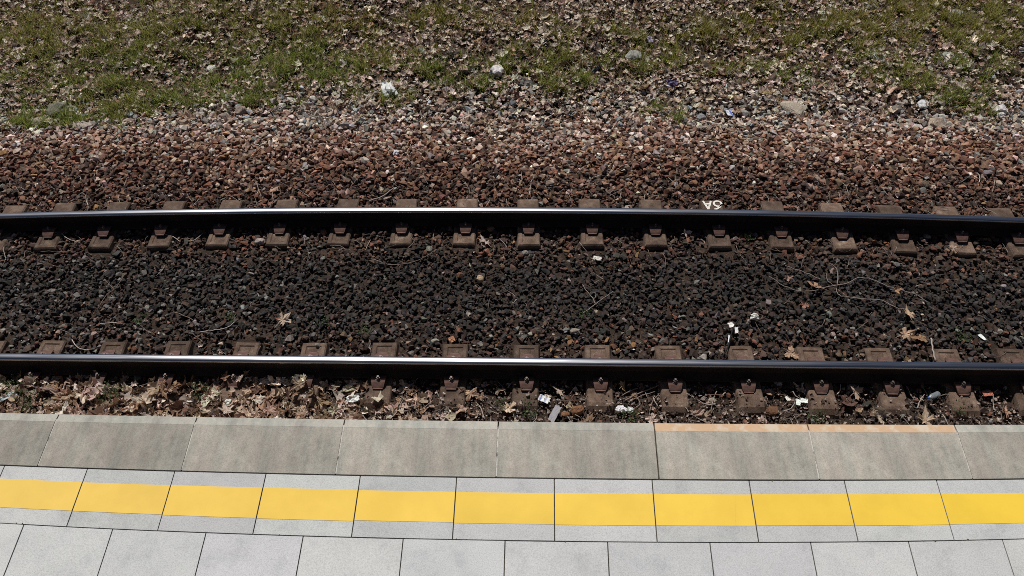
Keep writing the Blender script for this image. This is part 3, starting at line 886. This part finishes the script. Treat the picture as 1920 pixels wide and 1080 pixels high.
def build_twig_litter():
    V, F, T = [], [], []
    def put(x, y, L, r, lift, c):
        a = rng.uniform(0, math.pi * 2); k = int(max(3, L / .04)); bendy = rng.uniform(-1.2, 1.2); p = []
        px, py = x, y
        for i in range(k):
            p.append((px, py, float(G(px, py)) + lift + .008 * math.sin(i * 1.7 + x * 9)))
            a += bendy / k + rng.uniform(-.22, .22); px += math.cos(a) * L / k; py += math.sin(a) * L / k
        v, f = tube(p, r, r * .5, 4)
        F.extend([[q + len(V) for q in g] for g in f]); V.extend(v); T.extend([c] * len(v))
    def batch(n, x0, x1, y0, y1, L, r, lift, cols):
        m = 0
        while m < n:
            x, y = rng.uniform(x0, x1), rng.uniform(y0, y1)
            if not in_view(np.array([x]), np.array([y]), .2)[0]: continue
            m += 1
            c = np.array(cols[rng.integers(len(cols))]) * math.exp(rng.normal(0, .2))
            put(x, y, rng.uniform(*L), rng.uniform(*r), rng.uniform(*lift), tuple(c))
    grey = [(.24, .19, .165), (.34, .29, .255), (.14, .095, .075), (.46, .40, .36)]
    batch(560, -1.9, 3.8, 2.7, 3.5, (.05, .24), (.0017, .005), (.006, .035), grey)
    batch(90, -5.4, -1.9, 2.7, 3.5, (.05, .22), (.0015, .004), (.02, .05), grey)
    batch(330, -6, 4.6, 5.48, 6.0, (.05, .26), (.0018, .0044), (.012, .04), [(.42, .37, .33), (.3, .25, .22), (.2, .15, .12)])
    batch(130, -6, 4.6, 4.95, 5.22, (.06, .24), (.0016, .0038), (.012, .03), [(.36, .3, .26), (.25, .2, .17)])
    batch(150, -6, 4.4, 3.75, 4.95, (.05, .22), (.0014, .003), (.02, .035), [(.30, .25, .215), (.2, .155, .13)])
    batch(90, -6.8, 5, 6.0, 7.6, (.05, .26), (.001, .0026), (.015, .04), [(.3, .23, .19), (.45, .38, .33)])
    batch(260, -8, 6.5, 7.6, 11, (.05, .22), (.0012, .003), (.015, .05), [(.3, .24, .18), (.45, .38, .3), (.16, .11, .08)])
    tag(mesh("twig_litter", V, F, M_TWIG, tone=np.array(T)), kind="stuff")


build_twig_litter()


def pts3(px, lift):
    out = []
    for k, (a, b) in enumerate(px):
        p = ground_at(a, b, lift); out.append((p[0], p[1], p[2] + .006 * math.sin(2.1 * k + a)))
    return out


def dense(px, n=4):
    """round the corners of a surveyed line"""
    P = [np.array(p, float) for p in px]; out = []
    for i in range(len(P) - 1):
        p0, p1, p2, p3 = P[max(i - 1, 0)], P[i], P[i + 1], P[min(i + 2, len(P) - 1)]
        for t in np.linspace(0, 1, n, endpoint=False):
            out.append(tuple(.5 * ((2 * p1) + (-p0 + p2) * t + (2 * p0 - 5 * p1 + 4 * p2 - p3) * t * t + (-p0 + 3 * p1 - 3 * p2 + p3) * t ** 3)))
    return out + [tuple(P[-1])]


def stick(name, label, lines, r, col, cat="twig", lift=.03, group=None):
    V, F = [], []
    for ln, r0, r1 in lines:
        v, f = tube(pts3(dense(ln), lift), r0 * r, r1 * r, 6)
        F += [[q + len(V) for q in g] for g in f]; V += v
    V = np.array(V); c = V[0].copy()
    o = mesh(name, V - c, F, M_TWIG, smooth=True, tone=np.tile(col, (len(V), 1))); o.location = c
    return tag(o, label, cat, group)


stick("branch", "long forked dead branch with curled ends lying on the dark ballast", [
    ([(1540, 541), (1572, 534), (1590, 530), (1610, 521), (1635, 524), (1665, 537), (1700, 547), (1722, 555), (1740, 566)], 1, .8),
    ([(1472, 499), (1492, 505), (1517, 514), (1540, 525)], .8, .8), ([(1442, 519), (1456, 527), (1470, 536), (1505, 546), (1545, 541)], .6, .8),
    ([(1555, 495), (1567, 501), (1571, 515), (1570, 533)], .7, 1), ([(1550, 512), (1551, 524), (1560, 533), (1572, 535)], .5, .6)], .0052, (.22, .18, .165), "branch", .045)
stick("branch", "thin bowed dead branch ending at two pale leaves, on dark ballast", [
    ([(1575, 555), (1615, 561), (1655, 564), (1680, 577), (1705, 581)], 1, .8), ([(1568, 540), (1570, 549), (1577, 556)], .7, .9)], .0046, (.25, .21, .185), "branch", .042)
stick("twig", "forked grey twig on the dark ballast in mid-track", [
    ([(1092, 587), (1111, 575), (1128, 562), (1149, 546)], 1, .6), ([(1092, 533), (1100, 546), (1111, 558), (1116, 570)], .6, .8), ([(1106, 549), (1117, 550), (1115, 560)], .5, .6)], .0042, (.3, .26, .23))
stick("twig", "long thin twig bowed like a smile below the far rail", [([(695, 485), (740, 497), (785, 487), (820, 467)], 1, .6)], .0032, (.26, .21, .18))
stick("twig", "straight pale stick leaning beside a near-rail sleeper", [([(1746, 634), (1749, 655), (1754, 677)], 1, .8)], .0075, (.36, .31, .28), "stick")
stick("twig", "long brown twig crossing the left end of the dark ballast", [([(186, 576), (200, 554), (218, 540), (230, 520), (238, 512)], 1, .6), ([(195, 523), (205, 533), (215, 543)], .8, .8)], .003, (.22, .16, .13))
stick("twig", "thick brown stick lying among leaves by the platform", [([(55, 722), (80, 729), (108, 732)], 1, .9)], .012, (.25, .17, .15), "stick", .05)
for k, ln in enumerate([[(1172, 751), (1196, 738), (1236, 722)], [(1178, 754), (1205, 741), (1228, 735)], [(1166, 742), (1182, 733), (1196, 728)], [(1192, 765), (1200, 757), (1196, 746)], [(1218, 772), (1224, 752), (1236, 738)]]):
    stick("twig", ["thickest stick of the loose bundle by the near rail", "second stick in the loose bundle by the near rail", "short upper stick of the bundle by the near rail",
                   "short stick below the bundle by the near rail", "upright right-hand stick of the bundle by the near rail"][k], [(ln, 1, .7)], .0062 if k == 0 else .0046, (.22, .17, .15), "stick", .025, "bundle of sticks by the near rail")
for ln, lab in [([(116, 437), (126, 447), (150, 455)], "pale curved twig by the far rail, second sleeper gap from the left"),
                ([(310, 440), (324, 443), (338, 453)], "pale hooked twig at the right of a far-rail sleeper pad"),
                ([(352, 452), (366, 449), (380, 438)], "pale peeled stick pointing up at the far rail"),
                ([(135, 637), (143, 649), (156, 655), (178, 655)], "pale bent root beside the leftmost near-rail pads"),
                ([(188, 607), (204, 605), (228, 606)], "pale straight twig on the left ballast"),
                ([(325, 584), (350, 594), (365, 603), (367, 612)], "brown hooked twig on the left ballast"),
                ([(375, 622), (398, 619), (425, 615), (440, 604)], "pale rough twig right of the hooked brown one"),
                ([(1428, 625), (1420, 613), (1416, 600)], "thin stem under the white tissue bud")]:
    stick("twig", lab, [(ln, 1, .7)], .0042 if "stem" not in lab else .002, (.46, .41, .37) if "pale" in lab else (.2, .14, .11))
stick("twig", "broken branch lying behind the far rail", [([(693, 378), (712, 370), (727, 362), (738, 352)], 1, .7)], .0085, (.3, .25, .22), "stick", .03)
stick("twig", "long fine twig on the red ballast shoulder", [([(768, 296), (763, 286), (770, 272), (772, 262)], 1, .6), ([(752, 305), (760, 296), (775, 310)], .8, .5)], .0032, (.48, .42, .37))
stick("wire", "thin black wire lying across ballast toward the near rail", [([(1393, 588), (1377, 611), (1370, 631), (1365, 651), (1352, 672)], 1, 1)], .0062, (.012, .012, .013), "wire", .05)


# ------------------------------------------------------------------ single leaves, scraps, rocks
def leaf(px, py, w, label, col, seed, lift=.02, tilt=(.25, 0), rz=0., lobes=5, z=None):
    V, F = leaf_proto(seed, lobes); V = V * (1, 1, .5)
    s = w / (V[:, 0].max() - V[:, 0].min())
    p = ground_at(px, py, lift) if z is None else at(px, py, z)
    st, sf = tube([(-.3 * s, 0, 0), (-.8 * s, .06 * s, .05 * s), (-1.25 * s, .0, .02 * s)], .0022, .0014, 4)
    V2 = np.concatenate([V * s, np.array(st)]); F2 = F.tolist() + [[q + len(V) for q in g] for g in sf]
    r = np.random.default_rng(seed); c = np.array(col)[None] * (1 + .12 * r.normal(size=(len(V2), 1)))
    o = mesh("leaf", V2, F2, M_LEAF, tone=np.clip(c, 0.02, .8)); o.location = p; o.rotation_euler = (tilt[0], tilt[1], rz)
    return tag(o, label, "leaf", "large single dry leaves")


leaf(910, 453, .155, "pale grey dry leaf beside a far-rail sleeper in mid-picture", (.46, .37, .33), 901, .03, (.5, .1), 2.2)
leaf(530, 600, .17, "pointed pale maple leaf upright on the ballast", (.55, .42, .32), 902, .035, (.55, .2), 1.2)
leaf(1483, 662, .135, "tan heart-shaped leaf lying against a near-rail sleeper", (.5, .34, .24), 903, .03, (.4, .1), -.6, 3)
leaf(1697, 627, .15, "flat tan leaf, paler one of a touching pair", (.55, .38, .27), 904, .035, (.3, 0), .4)
leaf(1727, 634, .15, "brown leaf, darker one of a touching pair", (.28, .17, .10), 905, .03, (.35, 0), 2.9, 3)
leaf(1703, 589, .14, "curled tan leaf at the tip of the thin bowed branch", (.5, .36, .25), 906, .045, (.4, .2), 1.6)
leaf(1680, 543, .10, "small orange-tan leaf hanging on the forked branch", (.5, .3, .18), 907, .055, (.5, .2), .2)
leaf(1605, 735, .14, "folded tan leaf in the trackside soil right of the bundle of sticks", (.52, .38, .28), 908, .04, (.5, .3), .7, 3)
leaf(1787, 465, .12, "crumpled tan leaf on top of a far-rail sleeper at the right", (.5, .37, .28), 909, 0, (.4, .2), .3, 5, .03)
leaf(1168, 722, .11, "brown curled leaf standing in the shade edge of the near rail", (.34, .23, .14), 910, .05, (.9, .4), 1.0, 3)
leaf(1286, 437, .10, "pale curled leaf beside the far rail, right of mid-picture", (.52, .42, .37), 911, .05, (.8, .3), .6, 3)
leaf(1047, 733, .13, "pale drooping leaf between two near-rail sleepers", (.48, .38, .31), 912, .035, (.6, .2), 1.9)
leaf(1508, 572, .085, "small rust-pink leaf on the dark ballast", (.42, .22, .16), 913, .03, (.4, .2), .2, 3)
leaf(1886, 772, .12, "broad brown leaf near the platform at the right", (.42, .26, .19), 914, .05, (.6, .2), 1.2)
leaf(1530, 537, .15, "largest of the leaves caught under the forked branch", (.36, .22, .15), 915, .035, (.5, .2), 2.5)
leaf(1477, 521, .09, "small pink-brown leaf left of the forked branch", (.44, .29, .24), 916, .04, (.6, .2), .5, 3)
leaf(1578, 548, .08, "small upright leaf at the fork of the bowed branch", (.46, .28, .2), 917, .045, (.9, .2), 2.0, 3)
leaf(1559, 508, .07, "small pale leaf inside the loop of the forked branch", (.44, .32, .28), 918, .04, (.6, 0), 1, 3)
leaf(1865, 577, .08, "narrow yellowish leaf on the dark ballast at the right", (.5, .36, .18), 919, .04, (.9, .6), 1.3, 3)
leaf(505, 768, .14, "largest tan leaf of the drift, right by the platform", (.46, .30, .24), 920, .07, (.4, .2), .8)
leaf(425, 769, .14, "pale star-shaped leaf in the drift by the platform", (.52, .42, .35), 921, .075, (.35, .1), 2.2)


def scrap(px, py, w, d, label, col, seed, lift=.025, rz=0., crumple=.2, cat="scrap", name="paper_scrap", stripes=None, group=None, tilt=(0, 0)):
    """a thin sheet, folded and crumpled, with thickness"""
    r = np.random.default_rng(seed); n = 7
    gx, gy = np.meshgrid(np.linspace(-.5, .5, n), np.linspace(-.5, .5, n))
    h = crumple * (.5 * np.sin(4 * gx + r.uniform(0, 6)) * np.cos(5 * gy + r.uniform(0, 6)) + r.normal(0, .35, gx.shape))
    ox, oy = r.uniform(-.05, .05, (2, n, n)) * (1 + 2 * crumple)
    T = np.stack([(gx + ox) * w, (gy + oy) * d, h * min(w, d)], -1).reshape(-1, 3)
    k = n * n; V = np.concatenate([T, T - (0, 0, .0012)])
    F = []
    for j in range(n - 1):
        for i in range(n - 1):
            a = j * n + i; F += [[a, a + 1, a + n + 1, a + n], [a + k + n, a + k + n + 1, a + k + 1, a + k]]
    ring = list(range(n)) + [j * n + n - 1 for j in range(1, n)] + [(n - 1) * n + i for i in range(n - 2, -1, -1)] + [j * n for j in range(n - 2, 0, -1)]
    for q in range(len(ring)):
        a, b = ring[q], ring[(q + 1) % len(ring)]; F.append([b, a, a + k, b + k])
    c = np.tile(np.array(col, float), (2 * k, 1))
    if stripes:
        for lo, hi, sc in stripes:
            s = ((gx.ravel() > lo) & (gx.ravel() < hi)); c[np.concatenate([s, s])] = sc
    p = ground_at(px, py, lift + .3 * crumple * min(w, d))
    o = mesh(name, V, F, M_SCRAP, tone=c); o.location = p; o.rotation_euler = (tilt[0], tilt[1], rz)
    return tag(o, label, cat, group)


def wad(px, py, w, d, h, label, col, seed, cat="bag", name="plastic_bag", lift=.0, rz=0.):
    """a crumpled lump of thin stuff: deeply folded closed surface"""
    r = np.random.default_rng(seed)
    bm = bmesh.new(); bmesh.ops.create_icosphere(bm, subdivisions=3, radius=1)
    ph = r.uniform(0, 6.3, (6, 3)); fr = r.normal(0, 3.2, (6, 3))
    for v in bm.verts:
        q = np.array(v.co); k = 1 + .2 * sum(abs(math.sin(float(fr[i] @ q) + ph[i][0])) - .6 for i in range(6)) + .45 * mnoise.noise(v.co * 1.3 + Vector((seed * 3.3, 0, 0)))
        v.co = Vector((q[0] * k * w / 2, q[1] * k * d / 2, (q[2] * k) * h / 2))
    o = from_bm(name, bm, M_SCRAP)
    a = o.data.attributes.new("tone", 'FLOAT_COLOR', 'POINT')
    a.data.foreach_set("color", np.tile((*col, 1.0), (len(o.data.vertices), 1)).astype(np.float32).ravel())
    o.location = ground_at(px, py, lift + h * .3); o.rotation_euler = (0, 0, rz)
    return tag(o, label, cat)


WHITE = (.72, .72, .69)
scrap(1371, 609, .045, .05, "white scrap left of the black wire", WHITE, 1, .045, .3, .12)
scrap(1381, 619, .028, .065, "white tab right of the black wire", (.62, .6, .6), 2, .045, -.1, .1)
scrap(1367, 635, .016, .075, "narrow white strip along the black wire", (.66, .68, .72), 3, .045, -.2, .1)
wad(1416, 594, .065, .06, .05, "white tissue bud on a thin stem in the ballast", (.66, .65, .6), 31, "tissue", "tissue", .03)
scrap(1120, 484, .075, .045, "white scrap on ballast below the far rail", (.66, .63, .58), 4, .03, -.3, .2)
scrap(1842, 632, .03, .065, "white scrap on the ballast at the right", (.72, .76, .74), 5, .03, .5, .15)
scrap(1497, 754, .034, .055, "left white scrap of a pair in the trackside soil", (.74, .8, .76), 6, .03, -.3, .15)
scrap(1508, 751, .055, .04, "right white scrap of a pair in the trackside soil", (.74, .78, .74), 7, .035, -.2, .15)
scrap(1477, 747, .03, .042, "small white scrap left of the white pair", (.7, .68, .62), 8, .03, .4, .15)
scrap(661, 747, .10, .06, "torn white paper among leaves by a near-rail sleeper", (.7, .72, .7), 9, .05, .1, .25)
scrap(1020, 748, .085, .055, "white packet with blue bands beside a near-rail sleeper", (.68, .7, .7), 10, .04, -.45, .06, "packet", "packet", [(-.5, -.2, (.06, .10, .3)), (.0, .18, (.2, .25, .45))])
wad(1165, 767, .075, .05, .04, "white crumpled tissue in the soil by the platform", (.72, .7, .74), 32, "tissue", "tissue", .02)
wad(1181, 769, .06, .045, .035, "smaller white tissue lump beside the crumpled tissue", (.66, .68, .66), 33, "tissue", "tissue", .02)
wad(427, 753, .055, .05, .04, "small white crumpled ball in the leaf drift", (.62, .64, .58), 34, "litter", "paper_ball", .06)
scrap(15, 743, .13, .05, "grey-blue plastic strip among leaves at the left", (.40, .46, .48), 11, .06, .5, .25, "plastic", "plastic_scrap")
scrap(1040, 775, .055, .15, "flat grey splinter of slate beside the platform", (.24, .23, .25), 12, .05, -.45, .03, "slate", "slate_splinter")
scrap(1852, 738, .075, .045, "red-orange plastic chip at the right by the near rail", (.40, .12, .07), 13, .04, .1, .1, "plastic", "plastic_scrap")
scrap(847, 636, .05, .055, "orange chip on the ballast above a near-rail sleeper", (.36, .17, .09), 14, .035, .4, .15, "chip", "plastic_scrap")
scrap(1262, 155, .13, .13, "dark purple wrapper among stones on the verge", (.10, .08, .16), 15, .04, .4, .35, "wrapper", "wrapper")
scrap(1368, 212, .06, .10, "white wrapper with a blue edge on the verge", (.6, .62, .68), 16, .05, .2, .2, "wrapper", "wrapper", [(.12, .5, (.10, .15, .5))])
scrap(1219, 73, .06, .12, "lilac wrapper standing in verge leaves", (.36, .32, .45), 17, .05, .1, .3, "wrapper", "wrapper")
scrap(1143, 128, .10, .05, "faded lilac scrap left of the verge stones", (.36, .36, .42), 18, .03, .1, .3, "wrapper", "wrapper")
wad(729, 168, .15, .24, .10, "white crumpled bag on the verge left of mid-picture", (.62, .64, .63), 35, "bag", "plastic_bag", .02, .3)
wad(931, 134, .16, .15, .10, "white crumpled bag on the verge, in the grass in mid-picture", (.60, .57, .57), 36, "bag", "plastic_bag", .02, 1)
wad(1730, 195, .14, .10, .06, "dirty white crumpled paper near the tan block", (.5, .5, .52), 37, "litter", "paper_ball", .02, 1)
wad(1878, 208, .14, .12, .09, "white crumpled paper at the right end of the verge", (.6, .58, .58), 38, "litter", "paper_ball", .02, 1)
wad(742, 287, .065, .055, .045, "white lump on the red ballast shoulder", (.58, .57, .62), 39, "litter", "paper_ball", .02, 1)


def bottle(px, py, L, r, label, rz):
    bm = bmesh.new(); prof = [(0, 0), (.9, .02), (1, .08), (.95, .3), (1, .5), (.96, .62), (.7, .74), (.4, .84), (.38, .88)]; n = 14; rows = []
    for q, t in prof:
        rows.append([bm.verts.new((t * L - L / 2, q * r * math.cos(a), q * r * .55 * math.sin(a) * (1 + .15 * math.sin(9 * t + a)))) for a in np.linspace(0, 2 * math.pi, n, endpoint=False)])
    for a, b in zip(rows[:-1], rows[1:]):
        for i in range(n): bm.faces.new([a[i], a[(i + 1) % n], b[(i + 1) % n], b[i]])
    bm.faces.new(rows[-1])
    m, t, nn, l, b = new_mat("clear_plastic"); b.inputs["Base Color"].default_value = (.36, .40, .43, 1); b.inputs["Roughness"].default_value = .3
    b.inputs["Transmission Weight"].default_value = .6
    o = from_bm("bottle", bm, m, None, True); o.location = ground_at(px, py, .05); o.rotation_euler = (0, 0, rz)
    tag(o, label, "bottle")
    bm = bmesh.new(); g = bmesh.ops.create_cone(bm, cap_ends=True, segments=12, radius1=r * .46, radius2=r * .44, depth=L * .1)
    bmesh.ops.rotate(bm, verts=bm.verts[:], cent=(0, 0, 0), matrix=Matrix.Rotation(math.pi / 2, 3, 'Y')); bmesh.ops.translate(bm, verts=bm.verts[:], vec=(L * .425, 0, 0))
    mc, t, nn, l, b = new_mat("blue_cap"); b.inputs["Base Color"].default_value = (.03, .12, .45, 1)
    from_bm("cap", bm, mc, o)


bottle(1750, 742, .12, .022, "crushed clear plastic bottle with blue cap by the near rail", math.radians(205))


def rock(px, py, w, d, h, label, col, seed, rz=0., tilt=(0, 0), cat="rock", sink=.25, name="rock"):
    r = np.random.default_rng(seed); V, F = rock_proto(26, 1.0, seed); V = V / np.abs(V).max(0)
    bm = bmesh.new(); vs = [bm.verts.new(v) for v in V]
    for f in F: bm.faces.new([vs[i] for i in f])
    bmesh.ops.bevel(bm, geom=bm.edges[:], offset=.05, segments=1, affect='EDGES')
    bmesh.ops.triangulate(bm, faces=bm.faces[:])
    bmesh.ops.subdivide_edges(bm, edges=bm.edges[:], cuts=2, use_grid_fill=True)
    for v in bm.verts:
        q = v.co * 2.1 + Vector((seed * 1.7, 0, 0))
        v.co += v.co.normalized() * (.11 * mnoise.noise(q) + .07 * mnoise.noise(q * 3.1) + .035 * mnoise.noise(q * 8.3))
    for v in bm.verts: v.co = Vector((v.co.x * w / 2, v.co.y * d / 2, v.co.z * h / 2))
    o = from_bm(name, bm, M_STONE)
    a = o.data.attributes.new("tone", 'FLOAT_COLOR', 'POINT')
    a.data.foreach_set("color", np.tile((*col, 1.0), (len(o.data.vertices), 1)).astype(np.float32).ravel())
    o.location = ground_at(px, py, h * (.5 - sink)); o.rotation_euler = (tilt[0], tilt[1], rz)
    return tag(o, label, cat)


rock(1488, 205, .34, .22, .10, "long tan slab of stone at the edge of the verge", (.36, .31, .25), 50, -.55, (.15, .1))
rock(1759, 232, .20, .17, .13, "tan block of stone with a flat top on the right of the verge", (.40, .32, .25), 51, -.1, (.05, 0))
rock(1188, 106, .23, .20, .13, "grey-green rock in the verge leaves above mid-picture", (.27, .27, .24), 52, .1, (.1, 0))
rock(1643, 106, .27, .15, .06, "pale flat grey rock in the right verge leaves", (.36, .37, .37), 53, -.25, (.15, .1))
rock(1776, 105, .14, .15, .07, "grey-green stone right of the pale flat rock", (.28, .29, .27), 54, .6)
rock(1795, 28, .20, .20, .09, "smooth grey stone in the olive grass at top right", (.24, .24, .22), 55, .8)
rock(1632, 14, .16, .13, .08, "grey stone in the grass at the top edge", (.24, .24, .22), 56, .2)
rock(108, 207, .28, .19, .16, "large mossy rock half buried in the grass at the left", (.17, .165, .125), 57, 1.1, (.2, .15))
rock(75, 228, .17, .14, .10, "tan-grey rock leaning below the large mossy rock", (.30, .26, .21), 58, .9)
rock(150, 236, .26, .14, .07, "pale broken flat rock under the mossy rock", (.36, .30, .26), 59, -.1)
rock(398, 130, .13, .13, .08, "white stone in the left verge grass", (.55, .53, .50), 60, .6)
rock(75, 145, .09, .08, .06, "pale grey round stone at the far left of the verge", (.36, .35, .33), 61, .3)
rock(452, 208, .15, .12, .10, "brown rock casting a dark shadow above the ballast shoulder", (.26, .2, .17), 62, .5)
rock(462, 221, .085, .07, .06, "blue-grey stone under the brown rock", (.30, .34, .38), 63, .2)
rock(8, 226, .11, .09, .07, "blue-grey stone at the left edge beside grass", (.28, .32, .35), 64, .2)
rock(988, 158, .18, .12, .10, "dark flat rock in verge stones in mid-picture", (.14, .14, .13), 65, -.2)
rock(1160, 225, .10, .08, .08, "grey stone at the top of the ballast shoulder", (.26, .27, .27), 66, .1)
rock(1182, 185, .09, .08, .07, "pale tan stone in the verge stones", (.40, .36, .3), 67, .1)
rock(1315, 222, .10, .10, .08, "rounded dark grey stone left of the blue-edged wrapper", (.22, .22, .23), 68, .1)
rock(901, 523, .07, .075, .075, "single tan stone standing on dark ballast", (.40, .29, .19), 69, .2)
rock(1082, 770, .11, .09, .085, "orange-brown broken stone in the soil by the platform", (.19, .09, .045), 70, .5)
rock(1060, 777, .08, .05, .05, "orange chip of stone below the slate splinter", (.2, .1, .055), 71, .1)
rock(1448, 771, .12, .08, .07, "rust-brown stone under the orange platform edge", (.14, .07, .04), 72, .1)
rock(1460, 718, .075, .07, .07, "grey five-sided stone at the near rail's shadow edge", (.2, .2, .22), 73, .1)
rock(1335, 752, .07, .055, .04, "flat tan-grey stone between two near-rail sleepers", (.27, .23, .19), 74, .4)
rock(985, 485 - 10, .07, .055, .05, "pale grey stone below the far rail", (.22, .2, .18), 75, .1)
rock(487, 453, .10, .06, .06, "pale pinkish stone beside the far-rail sleeper at left", (.34, .28, .26), 76, .1)
rock(816, 640, .075, .05, .05, "pale oval stone above a near-rail sleeper", (.32, .30, .24), 77, .1)
rock(1079, 622, .10, .06, .06, "large pale brown stone in mid-track by green weeds", (.25, .22, .18), 78, -.1)
rock(994, 627, .045, .045, .045, "small whitish round stone in mid-track", (.36, .34, .28), 79, .1)
rock(595, 648, .04, .045, .05, "grey pebble sitting on a near-rail sleeper pad", (.24, .23, .21), 80, .1, (0, 0), "pebble", -.2, "pebble")


def weed(px, py, R, n, label, col, seed, lift=0.0):
    r = np.random.default_rng(seed); V, F = [], []
    for k in range(n):
        a = r.uniform(0, 6.283); rr = R * math.sqrt(r.random()); h = r.uniform(.01, .05) * (R / .08)
        c = Vector((rr * math.cos(a), rr * math.sin(a), 0)); top = c * 1.15 + Vector((0, 0, h))
        v, f = tube([tuple(c * .5), tuple((c + top) / 2), tuple(top)], .0012, .0008, 3); F += [[q + len(V) for q in g] for g in f]; V += v
        for q in range(3):
            b = r.uniform(0, 6.283); L = r.uniform(.006, .013); d = Vector((math.cos(b), math.sin(b), r.uniform(-.2, .8))) * L; s = Vector((-math.sin(b), math.cos(b), .1)) * L * .35
            i = len(V); V += [tuple(top), tuple(top + d * .5 + s), tuple(top + d), tuple(top + d * .5 - s)]; F.append([i, i + 1, i + 2, i + 3])
    c = np.array(col)[None] * np.exp(r.normal(0, .25, (len(V), 1)))
    o = mesh("weed", V, F, M_GRASS, tone=c); o.location = ground_at(px, py, lift)
    return tag(o, label, "weed", "small weeds in the trackbed")


GRN = (.06, .095, .03)
for px, py, R, n, lab, lift in [(203, 741, .09, 60, "mossy green weed in the leaf drift, below the left end of the near rail", .05), (377, 736, .07, 50, "upright green weed in the leaf drift", .05), (50, 758, .10, 50, "olive weed among leaves at the far left", .05),
                                (22, 727, .10, 40, "dark green weed at the left edge under the near rail", .05), (684, 622, .05, 26, "small yellow-green weed above a near-rail sleeper, beside a pale chip", .02),
                                (608, 607, .05, 20, "small blue-green weed left of mid-track", .02), (1096, 589, .05, 30, "bright weed at the foot of the forked twig", .02), (265, 598, .06, 30, "olive weed on the left ballast", .02),
                                (990, 746 + 8, .05, 30, "green weed beside the packet by the platform", .02), (940, 762, .05, 30, "moss-green weed between two near-rail sleepers", .02), (993, 777, .05, 30, "grassy weed at the platform edge below the packet", .02),
                                (1178, 780, .07, 40, "grassy weed just below the crumpled tissue", .02), (1530, 783, .06, 34, "green weed under the right orange-edged slab", .02), (1795, 765, .06, 34, "green weed by the platform near the bottle", .02),
                                (1800, 632, .07, 36, "green weed on the ballast at the right", .02), (432, 597, .05, 26, "grey-green weed on the left ballast by near-rail pads", .02), (1405, 446, .05, 20, "dark green weed beside the far rail", .02)]:
    weed(px, py, R, n, lab, GRN, int(px * 7 + py), lift)
